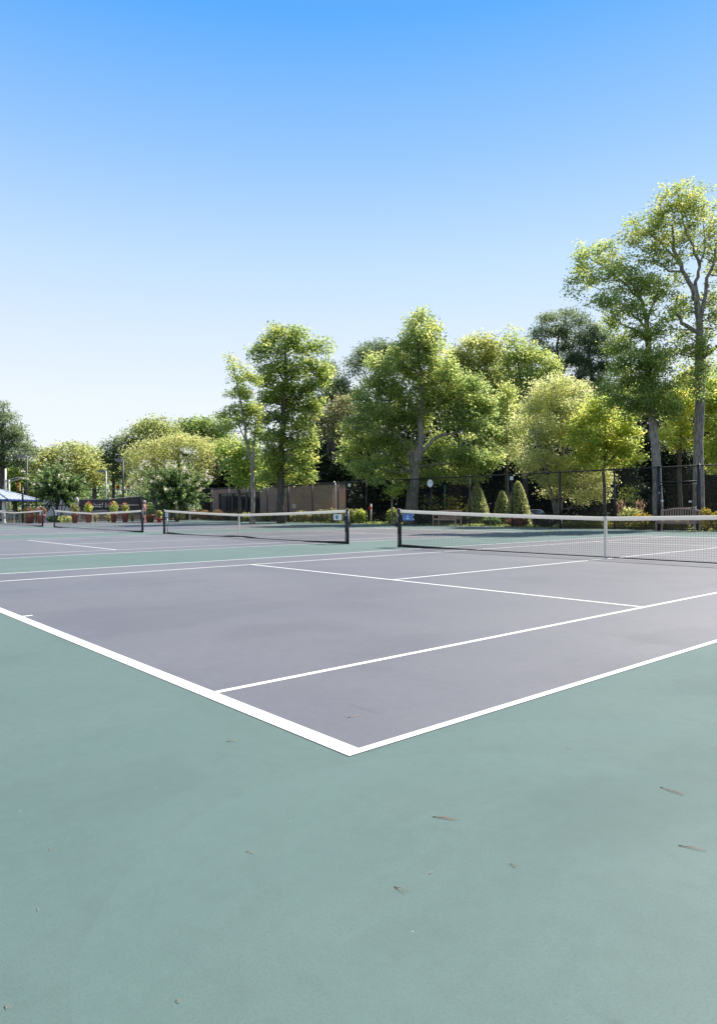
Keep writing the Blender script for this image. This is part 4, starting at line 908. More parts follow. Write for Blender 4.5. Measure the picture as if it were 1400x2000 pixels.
# ------------------------------------------------------------------ low planting along the fence
for i, (x, wpx, h, lm, lab) in enumerate((
        (591, 40, .85, L_VARI, "pale variegated shrub beside the plank bench"), (627, 30, .95, L_VARI, "round yellow green shrub right of the plank bench"),
        (652, 34, 1.0, L_VARI, "yellow green shrub directly behind the emblem sign"), (686, 30, 1.0, L_VARI, "sunlit yellow shrub just right of the second net post"),
        (704, 24, .95, L_LIME, "lime green shrub at the end of the sunlit row"))):
    D = depth_y(x, FENCE_Y + .9 + .15 * (i % 2)); bush("variegated_shrub", lab, "shrub", spot(x, D), wpx * D / FPX, h, lm, 1000, .17, "sunlit shrubs along the fence")
for i, (x, wpx, h, lm, lab) in enumerate((
        (352, 26, .75, L_OLIVE, "olive shrub left of the first bed of orange flowers"), (376, 26, 1.0, L_FLOW, "mixed yellow flowering clump behind the second net"), (401, 28, .9, L_FLOW, "orange flowering clump in the bed behind the second net"),
        (425, 24, .95, L_FLOW, "pale flowering clump beside a fence post"), (446, 22, .75, L_FLOW, "pinkish flowering clump left of the centre strap"), (458, 18, .7, L_OLIVE, "green clump just left of the white centre strap"), (480, 24, .7, L_LGREEN, "light green clump right of the centre strap"),
        (520, 30, .7, L_OLIVE, "olive clump below the brick wall"), (540, 22, .85, L_FLOW, "coral tinged clump left of the narrow gate"), (572, 16, .6, L_OLIVE, "small olive clump right of the narrow gate"))):
    D = depth_y(x, FENCE_Y + 1.0 + .2 * (i % 3)); bush("bed_plant", lab, "flowering plant", spot(x, D, gz(*spot(x, D)[:2])), wpx * D / FPX, h, lm, 750, .16, "flower bed plants before the brick wall", flower=(L_RED, 14, .12) if lm is L_FLOW else None)
for i, (x, Y, wpx, h, lm, lab) in enumerate((
        (768, 1.6, 26, 1.0, L_GREEN, "round green shrub left of the near net post"), (828, 1.5, 44, .95, L_DARK, "dark shrub under the clock"), (800, 1.9, 30, .9, L_MYRT, "dark green shrub at the foot of the big forked trunk"),
        (903, 1.2, 22, .7, L_DARK, "dark shrub between the bench and the broad cone"), (960, 1.2, 30, .55, L_MYRT, "low dark shrub between the clipped cones"), (1230, 1.3, 44, 1.05, L_OLIVE, "grey green shrub right of the net strap"),
        (1065, 1.4, 50, .75, L_DARK, "dark low shrub under the pale leaved tree"), (1010, 1.1, 40, .5, L_BRONZE, "bronze low planting in front of the tallest cone"))):
    D = depth_y(x, FENCE_Y + Y); q = spot(x, D); q[2] = gz(q[0], q[1]); bush("fence_shrub", lab, "shrub", q, wpx * D / FPX, h, lm, 800, .16, "green shrubs along the fence")
for i, (x, wpx, h, lab) in enumerate(((1255, 36, .78, "tall yellow leaved clump left of the leaning trunk"), (1276, 16, .55, "yellow clump at the foot of the leaning trunk"), (1310, 26, .55, "yellow clump under the left half of the arched bench"), (1333, 22, .55, "yellow clump under the right half of the arched bench"), (1376, 30, 1.0, "orange and yellow clump right of the straight trunk"), (1402, 28, .9, "yellow green clump at the right edge of the fence"))):
    D = depth_y(x, FENCE_Y + .7); bush("yellow_plant", lab, "plant", spot(x, D), wpx * D / FPX, h, L_YELL, 520, .13, "yellow plants along the fence")
# ground cover strip (nobody could count its leaves)
n = 5200; t_ = rng.random(n); X_ = np.interp(t_, [0, 1], [ongrid(1085, FENCE_Y)[0], ongrid(1290, FENCE_Y)[0]]); P = np.stack([X_, FENCE_Y + .35 + rng.random(n) * .75, np.abs(rng.normal(size=n)) * .13 + .03], 1)
tag(leaf_mesh("ground_cover_leaves", P, .12 * np.ones(n), .30 + .2 * rng.normal(size=n), L_YELL), kind="stuff")
n = 9000; X_ = rng.uniform(-46, -9, n); P = np.stack([X_, FENCE_Y + .3 + rng.random(n) * 3.0, np.zeros(n)], 1); P[:, 2] = [gz(a, b_) - .03 + abs(c_) for a, b_, c_ in zip(P[:, 0], P[:, 1], rng.normal(size=n) * .06)]
tag(leaf_mesh("grass", P, .13 * np.ones(n), .35 + .25 * rng.normal(size=n), L_GREEN, aspect=.3), kind="stuff")
for (x, lab) in ((1213, "tan plumed grass left of the pair behind the net"), (1250, "tan plumed grass nearer the leaning trunk")):
    D = depth_y(x, FENCE_Y + 1.5); q = spot(x, D); r_ = thing("plume_grass", lab, "ornamental grass", q, 0, "tan plume grasses"); n = 120; a = rng.uniform(0, 6.28, n); ln = rng.uniform(0, .35, n); t_ = rng.uniform(.3, 1, n)
    P = np.stack([np.cos(a) * ln * t_, np.sin(a) * ln * t_, t_ * 1.45], 1); leaf_mesh("blades", P, .3 * np.ones(n), .4 + .2 * rng.normal(size=n), L_PLUME, r_, aspect=.1, axis=np.stack([np.cos(a) * ln, np.sin(a) * ln, np.ones(n)], 1), jitter=.1)

# ------------------------------------------------------------------ trees
def myrtle(label, x, D, crown, stems, n=5200, nb=420):
    p = spot(x, D); p[2] = gz(p[0], p[1]); k = D / FPX; root = thing("crape_myrtle", label, "tree", p, 0, "flowering crape myrtles")
    cx, cy, rx, ry = crown; c = at(cx, cy, D) - p; b = MB()
    for i in range(stems):
        a = i * 2 * math.pi / stems + .4; e = c + RT * math.cos(a) * rx * k * .55 + FW * math.sin(a) * rx * k * .5 + UP * (-ry * k * .15)
        b.tube([np.array([.08 * math.cos(a), .08 * math.sin(a), -.05]), e * .45 + np.array([0, 0, .15]), e], [.05, .04, .022], 6)
        for j in range(3): b.tube([e * .8, e + rng.normal(size=3) * .25 + UP * .5], [.018, .008], 4)
    b.build("trunk", mat("smooth_tan_bark", (.20, .15, .12), .7, var=.2), root)
    ns = 130; d = rng.normal(size=(ns, 3)); d[:, 2] = d[:, 2] * .85 + .30; d /= np.linalg.norm(d, axis=1)[:, None]
    tips = c + RT * (d[:, :1] * rx * k) + FW * (d[:, 1:2] * rx * k) + UP * (d[:, 2:3] * ry * k)
    tips = c + (tips - c) * rng.uniform(.72, 1.26, ns)[:, None]
    i = rng.integers(0, ns, n); t_ = rng.uniform(.25, 1.0, n) ** .8; bend = c - UP * ry * k * .35
    P = bend + (tips[i] - bend) * t_[:, None] + rng.normal(size=(n, 3)) * .085; ax = (tips[i] - bend); ax /= np.linalg.norm(ax, axis=1)[:, None]
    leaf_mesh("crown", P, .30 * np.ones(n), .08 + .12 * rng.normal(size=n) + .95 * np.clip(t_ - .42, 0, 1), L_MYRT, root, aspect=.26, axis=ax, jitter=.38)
    top = np.where(d[:, 2] > -.05)[0]; i = rng.choice(top[: max(8, int(len(top) * .55))], nb); t_ = rng.uniform(.90, 1.13, nb)
    P = bend + (tips[i] - bend) * t_[:, None] + rng.normal(size=(nb, 3)) * .07; leaf_mesh("blossoms", P, .21 * np.ones(nb), .5 + .3 * rng.normal(size=nb), L_BLOOM, root, aspect=.8)
myrtle("left crape myrtle, rounder and darker, in front of the pale building", 116, 60, (114, 952, 52, 44), 6, n=9000, nb=150)
myrtle("right crape myrtle full of pale pink blossom spikes", 346, 60, (345, 956, 60, 46), 6, n=10500, nb=420)

GT = "tall trees behind the far fence"; GBK = "trees far behind the courts"; GU = "dark evergreens under the tall trees"
tree("tall_tree", "tallest tree, straight grey trunk at the right edge, airy yellowing top", GT, 34.2,
     [(1363, 1042, .29), (1361.5, 900, .25), (1366, 796, .225), (1364, 717, .205), (1366, 648, .165), (1360, 590, .14), (1349, 562, .115), (1332, 528, .095), (1316, 488, .075), (1312, 440, .04)],
     [[(1362, 600, .10), (1358, 552, .085), (1366, 520, .07), (1350, 480, .055), (1337, 447, .04), (1330, 400, .02)], [(1366, 520, .05), (1378, 480, .04), (1372, 430, .02)],
      [(1366, 630, .11), (1381, 544, .08), (1392, 515, .06), (1399, 470, .04)], [(1364, 650, .12), (1332, 632, .09), (1318, 612, .07), (1320, 585, .05), (1327, 570, .03)],
      [(1335, 530, .06), (1305, 528, .04), (1270, 500, .025), (1240, 480, .012)], [(1366, 704, .11), (1384, 690, .09), (1405, 672, .08)], [(1366, 740, .08), (1340, 728, .05), (1325, 740, .03)], [(1333, 528, .06), (1290, 470, .045), (1262, 455, .03)]],
     [(1328, 385, 22, 20), (1300, 392, 26, 22), (1356, 398, 24, 26), (1318, 420, 34, 24), (1290, 425, 20, 24), (1350, 440, 32, 22), (1392, 425, 26), (1300, 465, 28, 24), (1330, 480, 20), (1385, 478, 28, 22), (1240, 440, 22, 14), (1258, 458, 24, 18), (1232, 468, 18, 15), (1280, 490, 26, 18), (1262, 505, 24, 12), (1300, 515, 24, 14),
      (1318, 545, 16), (1398, 530, 22, 18), (1330, 362, 9, 10), (1372, 378, 10, 12), (1335, 590, 18, 14), (1328, 612, 14), (1348, 605, 12), (1395, 580, 26), (1388, 640, 24, 20), (1398, 610, 20), (1340, 655, 26, 16), (1352, 690, 30, 22), (1322, 690, 22, 16), (1388, 720, 26, 22), (1340, 730, 24, 18), (1310, 640, 10), (1378, 500, 20, 14), (1395, 456, 24, 18), (1242, 478, 14, 9), (1360, 745, 18, 16), (1285, 452, 20, 16), (1366, 700, 16, 22, -.8), (1360, 735, 18, 18, -.8), (1370, 672, 12, 14, -.7), (1362, 770, 14, 16, -.7)],
     L_TALL, M_BARK, lai=1.35, lpx=2.8, sig=.32, tops=.25, spread=.5)
tree("tall_tree", "leaning pale trunked tree whose crown reaches out to the left over the fence", GT, 33.6,
     [(1284, 1042, .25), (1283, 937, .215), (1275, 843, .185), (1271, 792, .17), (1265, 717, .15), (1266, 668, .15), (1263, 638, .12), (1256, 604, .09), (1246, 575, .06), (1232, 550, .04), (1205, 525, .02)],
     [[(1263, 640, .09), (1240, 617, .06), (1215, 605, .04), (1190, 590, .02)], [(1266, 672, .08), (1249, 648, .06), (1211, 632, .04)], [(1263, 640, .07), (1272, 600, .05), (1285, 570, .03)], [(1250, 585, .05), (1210, 545, .04), (1170, 515, .025), (1145, 500, .015)], [(1268, 740, .08), (1230, 735, .05), (1200, 745, .03)], [(1268, 735, .08), (1300, 715, .05)]],
     [(1150, 490, 24, 12), (1178, 496, 22, 14), (1205, 515, 26, 20), (1138, 515, 18, 14), (1128, 545, 15, 14), (1120, 572, 12, 9), (1152, 545, 24, 14), (1185, 540, 26, 16), (1225, 540, 28, 20), (1245, 565, 28, 20), (1270, 560, 24, 18), (1290, 585, 24, 22), (1205, 575, 24, 16), (1180, 590, 28, 18), (1212, 606, 30, 20), (1195, 625, 20), (1245, 610, 20, 14), (1300, 620, 16), (1240, 650, 18, 14), (1280, 650, 16, 20), (1292, 690, 22, 18), (1197, 470, 9, 5), (1215, 655, 22, 18),
      (1205, 680, 28, 26), (1232, 705, 34, 30), (1275, 715, 34, 26), (1212, 745, 34, 28), (1252, 760, 40, 28), (1296, 762, 30, 30), (1200, 785, 24), (1235, 800, 26), (1300, 805, 24, 28), (1180, 760, 18, 20), (1266, 755, 22, 26, -.9), (1270, 722, 20, 20, -.9), (1262, 690, 18, 16, -.8), (1258, 780, 20, 14, -.8), (1262, 655, 14, 12, -.6)],
     L_GREEN, M_BARK, lai=2.0, lpx=2.8, sig=.32, tops=.2, spread=.5)
tree("yellow_maple", "sunlit yellow green tree filling the gap left of the leaning trunk", "yellow green trees behind the tall trunks", 38,
     [(1180, 1010, .085), (1178, 920, .07), (1182, 850, .05), (1190, 800, .02)], [[(1178, 915, .06), (1215, 875, .03)]],
     [(1150, 812, 26, 22), (1180, 805, 24), (1205, 840, 30, 26), (1165, 850, 34, 26), (1222, 868, 24, 22), (1190, 882, 34, 20), (1150, 880, 24, 20), (1135, 835, 20), (1235, 840, 14), (1122, 862, 16, 14), (1240, 895, 14, 12), (1160, 908, 26, 12), (1205, 905, 22, 12), (1130, 895, 14, 10), (1225, 815, 18, 12), (1165, 785, 14, 12)],
     L_LIME, M_BARKD, lai=3.0, tint=.1)
tree("yellow_maple", "bright yellow leaved tree between the two tall trunks", "yellow green trees behind the tall trunks", 40,
     [(1328, 1010, .14), (1326, 900, .11), (1330, 800, .07), (1335, 740, .03)], [[(1327, 880, .05), (1350, 850, .03)]],
     [(1325, 770, 24), (1345, 790, 26), (1315, 810, 22), (1335, 840, 28, 24), (1320, 868, 18, 14), (1352, 862, 16, 14), (1300, 850, 14, 20), (1345, 745, 24, 18)], L_LIME, M_BARKD, lai=2.8, tint=.2)
tree("yellow_maple", "yellow green tree behind the straight trunk at the right edge", "yellow green trees behind the tall trunks", 39,
     [(1410, 1010, .15), (1408, 900, .12), (1405, 800, .07), (1400, 740, .03)], [],
     [(1395, 775, 26), (1412, 800, 30), (1398, 830, 26), (1410, 870, 30), (1392, 885, 18, 22), (1400, 912, 22, 14), (1385, 800, 14), (1395, 745, 22, 18)], L_LIME, M_BARKD, lai=3.0, tint=.08)

tree("maple_tree", "big spreading maple with a thick forked trunk behind the clock", GT, 46.5,
     [(803, 1010, .46), (806, 965, .38), (812, 920, .33), (817, 888, .29), (823, 851, .22), (821, 823, .20), (826, 780, .17), (820, 728, .12), (817, 680, .08), (822, 640, .04), (823, 615, .02)],
     [[(811, 925, .22), (800, 880, .20), (785, 862, .18), (771, 846, .17), (754, 808, .14), (746, 785, .10), (738, 740, .05)], [(754, 808, .08), (764, 770, .05), (770, 740, .03)], [(818, 890, .18), (832, 874, .14), (851, 854, .11), (888, 846, .07), (920, 850, .03)], [(822, 815, .12), (838, 770, .09), (848, 720, .05)], [(820, 740, .07), (800, 700, .04)], [(812, 920, .10), (770, 905, .07), (720, 900, .03)], [(815, 910, .10), (870, 905, .07), (925, 900, .03)]],
     [(828, 618, 16, 11), (805, 632, 14, 9), (848, 640, 14, 14), (800, 650, 12), (825, 655, 26, 20), (795, 668, 24, 15), (852, 672, 20, 14), (815, 690, 34, 24), (775, 690, 20, 12), (850, 705, 34, 26), (790, 722, 34, 26), (752, 722, 26, 20), (728, 705, 24, 12), (830, 745, 44, 34), (880, 735, 38, 30), (742, 757, 32, 24), (778, 775, 36, 28), (870, 785, 44, 36), (915, 758, 34, 30), (722, 798, 34, 24), (758, 820, 36, 30), (820, 815, 36, 30), (905, 815, 44, 36), (945, 795, 26, 24),
      (700, 838, 32, 22), (735, 862, 38, 28), (690, 868, 28, 18), (785, 880, 26, 24), (850, 880, 38, 30), (905, 880, 44, 32), (952, 850, 26, 30), (685, 895, 22, 14), (722, 912, 38, 22), (770, 925, 38, 18), (845, 928, 40, 20), (900, 930, 42, 18), (955, 905, 24, 22), (735, 938, 18, 10), (712, 770, 16), (968, 880, 14, 12)],
     L_GREEN2, M_BARK2, lai=3.0, lpx=2.9, sig=.34, tops=.12, spread=.55)
tree("sweetgum_tree", "tall narrow sweetgum with a dark straight trunk and yellow lower leaves", GT, 52,
     [(549, 1010, .30), (549, 921, .26), (550, 865, .22), (554, 818, .19), (554, 780, .16), (557, 749, .13), (558, 716, .10), (557, 685, .07), (556, 650, .03)],
     [[(557, 749, .08), (575, 730, .05), (590, 715, .03)], [(554, 790, .08), (590, 768, .05), (615, 750, .03)], [(555, 745, .07), (535, 715, .04), (520, 690, .02)], [(552, 830, .07), (520, 800, .04)], [(551, 860, .07), (590, 840, .04)]],
     [(548, 645, 22, 13), (568, 655, 20, 16), (528, 660, 16, 10), (592, 655, 6, 15), (545, 680, 30, 20), (515, 688, 20, 13), (580, 690, 24, 18), (612, 680, 18, 14), (636, 678, 10, 16), (500, 702, 10, 7), (535, 715, 28, 22), (578, 722, 30, 22), (618, 712, 26, 20), (515, 738, 24, 18), (552, 752, 30, 22), (595, 755, 34, 24), (635, 735, 16, 22), (530, 780, 30, 24), (575, 790, 32, 22), (612, 790, 22, 26), (515, 815, 22, 18), (550, 820, 24, 20), (590, 828, 28, 22), (525, 850, 26, 22), (575, 862, 30, 24), (607, 868, 18, 22), (530, 892, 28, 24), (590, 902, 26, 24), (555, 925, 36, 20), (600, 930, 18, 15), (525, 928, 22, 18)],
     L_GREEN, M_BARKD, lai=2.9, lpx=2.9, sig=.32, tops=-.12, tint=.08, spread=.5)
tree("slim_tree", "slim pale trunked tree forking above the fence, with a thin leaning top", GT, 48,
     [(493, 1018, .17), (494, 973, .15), (493, 908, .13), (486, 878, .11), (480, 852, .09), (474, 806, .07), (464, 754, .045), (454, 703, .015)],
     [[(493, 905, .10), (496, 875, .08), (499, 844, .06), (502, 800, .03)], [(486, 880, .06), (478, 855, .05), (462, 820, .03)], [(474, 806, .04), (488, 770, .02)]],
     [(449, 697, 7, 8), (457, 718, 9, 10), (463, 742, 12, 12), (480, 728, 7, 12), (470, 768, 18, 14), (452, 770, 9, 8), (492, 745, 14, 13), (484, 790, 22, 16), (458, 802, 14, 12), (497, 805, 16, 16), (440, 812, 13, 9), (474, 826, 20, 14), (502, 838, 12, 14), (434, 835, 9, 8), (490, 862, 9, 10), (446, 835, 12, 8)],
     L_GREEN, M_BARK2, lai=2.6, lpx=2.6, sig=.26, tint=.08)
tree("yellow_maple", "low yellow green tree behind the slim pale trunk", "yellow green trees behind the tall trunks", 56,
     [(470, 1010, .13), (466, 940, .10), (470, 880, .05)], [[(467, 940, .06), (500, 905, .03)]],
     [(468, 875, 22, 18), (500, 885, 18, 22), (455, 905, 24, 22), (485, 915, 26, 20), (508, 925, 16, 20), (465, 938, 22, 14), (498, 945, 16, 10), (440, 880, 14, 16)], L_LIME, M_BARKD, lai=3.0, tint=-.12)
tree("pale_leaved_tree", "pale olive tree on several thin stems in front of the dark gap", GT, 40.5,
     [(1088, 1020, .10), (1092, 960, .085), (1098, 900, .07), (1095, 830, .045), (1090, 770, .02)],
     [[(1086, 1020, .08), (1076, 960, .07), (1062, 900, .05), (1045, 840, .03)], [(1090, 1015, .07), (1104, 950, .06), (1125, 890, .045), (1145, 840, .025)], [(1089, 1010, .06), (1070, 940, .045), (1040, 900, .03), (1018, 870, .015)]],
     [(1088, 748, 30, 14), (1060, 765, 34, 20), (1110, 768, 34, 22), (1140, 785, 28, 22), (1032, 795, 30, 24), (1085, 805, 40, 30), (1140, 825, 34, 28), (1015, 832, 22, 24), (1050, 845, 36, 28), (1100, 860, 40, 30), (1150, 868, 34, 26), (1010, 875, 16, 18), (1040, 892, 28, 22), (1085, 908, 36, 22), (1135, 910, 36, 24), (1175, 900, 20, 24), (1025, 915, 16, 12), (1060, 938, 24, 14), (1110, 945, 34, 20), (1160, 942, 28, 22), (1185, 930, 13, 20), (1140, 972, 26, 14), (1172, 970, 16, 14), (1070, 962, 12, 10)],
     L_PALE, M_BARK2, lai=2.7, lpx=2.5, per=9, sig=.34, droop=1.2, aspect=.45, spread=.5)
tree("olive_tree", "olive leaved tree filling the skyline right of the big maple", GBK, 64,
     [(930, 1000, .3), (928, 850, .22), (930, 760, .12), (935, 690, .05)], [[(928, 840, .12), (970, 780, .06)], [(928, 840, .12), (895, 770, .06)]],
     [(930, 672, 26, 14), (958, 676, 22, 15), (895, 690, 20, 14), (915, 700, 30, 20), (950, 705, 32, 22), (978, 700, 14, 18), (890, 725, 24, 20), (930, 740, 36, 26), (970, 742, 28, 28), (955, 785, 34, 30), (985, 790, 24, 30), (975, 835, 26, 30), (880, 695, 12, 8)], L_OLIVE, M_BARKD, lai=3.4, lpx=2.8, sig=.4)
tree("light_green_tree", "light yellow green tree with a thin spire, right of the olive tree", GBK, 60,
     [(1025, 1000, .26), (1024, 860, .2), (1020, 760, .1), (1002, 660, .02)], [[(1023, 820, .1), (1055, 740, .05)]],
     [(1000, 652, 8, 12), (1000, 672, 11, 10), (1005, 692, 18, 12), (1030, 682, 12, 14), (1022, 705, 22, 16), (1055, 700, 24, 20), (990, 720, 18, 16), (1030, 732, 28, 20), (1065, 732, 26, 18), (1000, 752, 26, 20), (1045, 762, 28, 16), (1010, 785, 26, 20), (1078, 715, 14, 14)], L_LGREEN, M_BARKD, lai=3.2, lpx=2.8, sig=.4)
tree("light_green_tree", "sunlit yellow green tree wedged between the big maple and the pale olive tree", GT, 50,
     [(990, 1010, .16), (988, 920, .12), (992, 840, .07), (990, 780, .03)], [[(989, 900, .06), (965, 850, .03)]],
     [(990, 770, 22, 18), (970, 795, 22, 18), (1008, 800, 18, 20), (985, 825, 26, 20), (962, 835, 18, 20), (1005, 848, 18, 20), (978, 865, 24, 18), (998, 888, 16, 16), (965, 890, 14, 14)], L_LGREEN, M_BARKD, lai=2.8, lpx=2.7, tint=.1)
tree("pine_tree", "blue grey pine with a dark fork, right of the light green tree", GBK, 68,
     [(1096, 1000, .34), (1096, 800, .28), (1093, 735, .22), (1088, 690, .14), (1090, 645, .06)], [[(1093, 740, .14), (1112, 700, .1), (1125, 650, .05)], [(1088, 690, .08), (1062, 668, .05), (1045, 655, .03)]],
     [(1058, 645, 20, 10), (1080, 622, 22, 12), (1108, 614, 20, 10), (1130, 628, 18, 12), (1048, 660, 14, 9), (1075, 648, 24, 13), (1105, 645, 24, 14), (1065, 680, 18, 11), (1098, 680, 24, 14), (1130, 660, 16, 12), (1085, 715, 20, 12), (1115, 705, 20, 14)], L_PINE, M_BARKD, lai=4.6, lpx=3.0, aspect=.28, sig=.28, up=.1, tint=.15)
tree("pine_tree", "darker pine just left of the leaning tree, half hidden by it", GBK, 66,
     [(1158, 1000, .34), (1157, 800, .28), (1156, 740, .22), (1150, 690, .12), (1156, 650, .05)], [[(1156, 740, .12), (1175, 700, .06)], [(1154, 720, .1), (1132, 700, .05)]],
     [(1150, 645, 18, 12), (1172, 658, 20, 14), (1140, 672, 22, 14), (1165, 684, 24, 16), (1190, 690, 18, 16), (1130, 700, 20, 14), (1155, 715, 26, 16), (1182, 725, 22, 16), (1135, 735, 20, 13), (1165, 748, 22, 12)], L_PINE, M_BARKD, lai=5.0, lpx=3.0, aspect=.28, sig=.3, up=.1, tint=-.2)
tree("pine_tree", "flat topped dark pine behind the left shoulder of the big maple", GBK, 72,
     [(742, 1000, .34), (740, 850, .28), (736, 760, .2), (742, 700, .08)], [[(738, 780, .1), (710, 725, .06), (692, 715, .03)], [(740, 740, .1), (765, 700, .05)]],
     [(688, 708, 16, 10), (708, 692, 22, 13), (735, 680, 24, 13), (762, 682, 22, 13), (720, 708, 24, 12), (750, 702, 26, 14), (782, 695, 16, 14), (695, 728, 14, 7), (770, 715, 20, 14)], L_PINE, M_BARKD, lai=4.8, lpx=3.0, aspect=.28, sig=.3, up=.1, tint=.1)
tree("pine_tree", "olive pine at the right shoulder of the sweetgum", GBK, 70,
     [(650, 1000, .32), (650, 880, .26), (648, 790, .15), (650, 745, .05)], [[(648, 800, .1), (672, 775, .05)]],
     [(640, 725, 16, 16), (660, 742, 22, 16), (635, 755, 20, 16), (672, 762, 20, 16), (648, 778, 26, 18), (682, 780, 14, 12), (625, 785, 18, 18), (660, 800, 22, 14)], L_PINE, M_BARKD, lai=4.8, lpx=3.0, aspect=.28, sig=.3, up=.1, tint=.3)
tree("browning_tree", "small tan and pink leaved tree between the sweetgum and the maple", GBK, 62,
     [(642, 1000, .16), (640, 900, .12), (640, 830, .05)], [[(640, 880, .06), (668, 810, .03)]],
     [(615, 812, 22, 16), (640, 825, 22, 20), (668, 790, 22, 14), (660, 815, 22, 18), (612, 840, 16, 16), (650, 850, 20, 16), (688, 800, 14, 12)], L_TAN, M_BARKD, lai=2.6, lpx=2.5, sig=.3)
tree("willow_tree", "broad olive willow like tree above the right crape myrtle", GBK, 76,
     [(358, 1010, .4), (356, 950, .32), (350, 900, .2), (345, 868, .08)], [[(356, 940, .16), (410, 885, .08)], [(356, 945, .16), (300, 895, .08)]],
     [(300, 868, 28, 14), (340, 860, 30, 14), (385, 862, 34, 16), (425, 880, 28, 18), (275, 888, 24, 16), (315, 893, 34, 20), (360, 888, 36, 22), (405, 900, 36, 24), (440, 912, 20, 22), (265, 915, 20, 14), (295, 925, 30, 20), (340, 925, 40, 24), (390, 935, 40, 24), (430, 940, 26, 20), (275, 940, 20, 12), (320, 945, 30, 14)], L_OLIVE, M_BARKD, lai=3.2, lpx=2.5, aspect=.35, droop=.9, sig=.42, tint=.12)
tree("wood_edge_tree", "green tree rising behind the willow, left shoulder with twiggy top", GBK, 96,
     [(300, 1005, .4), (300, 900, .3), (300, 835, .1)], [[(300, 880, .1), (280, 840, .05)], [(300, 880, .1), (330, 845, .05)]],
     [(284, 836, 20, 13), (305, 828, 22, 12), (325, 838, 22, 13), (262, 852, 20, 14), (295, 852, 26, 16), (335, 852, 26, 14), (245, 872, 18, 14), (268, 880, 26, 18), (305, 875, 30, 16), (300, 822, 6, 8)], L_OLIVE, M_BARKD, lai=3.2, lpx=2.6, sig=.45, tint=-.2)
tree("wood_edge_tree", "dark rounded tree top behind the willow, nearer the slim tree", GBK, 98,
     [(395, 1005, .4), (395, 900, .3), (390, 845, .1)], [[(394, 880, .1), (425, 840, .05)]],
     [(362, 832, 22, 11), (390, 832, 22, 12), (415, 836, 20, 14), (440, 830, 16, 14), (372, 848, 26, 14), (405, 852, 28, 15), (435, 856, 22, 16), (350, 845, 14, 10), (430, 875, 26, 18)], L_GREEN, M_BARKD, lai=3.4, lpx=2.6, sig=.45, tint=-.1)
tree("spruce_tree", "small conifer with upswept tips above the middle lamp posts", GBK, 94,
     [(222, 1005, .26), (222, 930, .18), (223, 880, .09), (225, 856, .03)], [[(222, 885, .06), (204, 873, .02)], [(223, 878, .05), (240, 872, .02)], [(222, 905, .06), (200, 893, .02)], [(222, 905, .06), (246, 895, .02)]],
     [(225, 857, 6, 6), (214, 866, 9, 5), (233, 868, 9, 5), (205, 875, 9, 5), (222, 880, 14, 7), (238, 880, 12, 6), (212, 892, 16, 8), (232, 896, 18, 8), (205, 905, 16, 9), (226, 910, 20, 10), (245, 905, 14, 10), (240, 925, 18, 12)], L_PINE, M_BARKD, lai=5.0, lpx=2.6, aspect=.3, sig=.24, tint=0)
tree("wood_edge_tree", "round olive tree above the left crape myrtle", GBK, 90,
     [(130, 1005, .36), (130, 940, .26), (132, 890, .1)], [[(130, 930, .1), (100, 895, .05)], [(130, 930, .1), (165, 895, .05)]],
     [(108, 888, 22, 12), (140, 878, 24, 12), (165, 886, 20, 12), (90, 902, 18, 14), (122, 902, 30, 16), (160, 908, 30, 18), (100, 922, 24, 16), (140, 928, 32, 16), (178, 918, 18, 16), (85, 930, 16, 18), (185, 932, 16, 14), (165, 945, 26, 14)], L_OLIVE, M_BARKD, lai=3.3, lpx=2.6, sig=.42)
tree("wood_edge_tree", "dark green tree sloping down towards the small conifer", GBK, 106,
     [(185, 1005, .36), (185, 940, .26), (186, 900, .1)], [[(185, 930, .1), (200, 900, .05)]],
     [(178, 884, 16, 9), (195, 893, 16, 10), (210, 905, 16, 12), (185, 905, 22, 12), (200, 922, 24, 14), (225, 930, 22, 14)], L_GREEN, M_BARKD, lai=3.4, lpx=2.6, sig=.45, tint=-.2)
tree("pine_tree", "tall pine at the left edge above the shelter", GBK, 88,
     [(4, 1010, .36), (5, 930, .3), (6, 850, .2), (8, 795, .05)], [[(5, 860, .1), (35, 845, .05)], [(5, 890, .1), (45, 872, .05)], [(5, 915, .1), (40, 900, .04)], [(5, 830, .07), (-20, 815, .03)]],
     [(5, 793, 8, 8), (-6, 808, 16, 11), (18, 812, 14, 10), (5, 828, 22, 12), (30, 835, 16, 10), (15, 848, 24, 12), (40, 852, 12, 9), (-10, 845, 20, 14), (20, 868, 26, 12), (48, 870, 16, 9), (60, 878, 12, 7), (0, 885, 24, 14), (38, 888, 20, 10), (15, 905, 22, 12), (42, 908, 18, 10), (62, 885, 8, 5), (-15, 890, 20, 20)], L_PINE, M_BARKD, lai=4.6, lpx=2.9, aspect=.3, sig=.26, up=.1, tint=.18)
tree("wood_edge_tree", "shaded green tree low behind the shelter and left lamp post", GBK, 100,
     [(30, 1005, .36), (30, 950, .26), (30, 915, .1)], [[(30, 945, .1), (60, 920, .05)]],
     [(5, 925, 24, 16), (35, 920, 24, 16), (68, 918, 18, 16), (15, 945, 28, 16), (48, 945, 28, 16), (75, 940, 16, 18), (0, 965, 24, 14), (35, 968, 30, 14), (70, 965, 18, 14)], L_GREEN, M_BARKD, lai=3.4, lpx=2.8, sig=.45, tint=-.15)

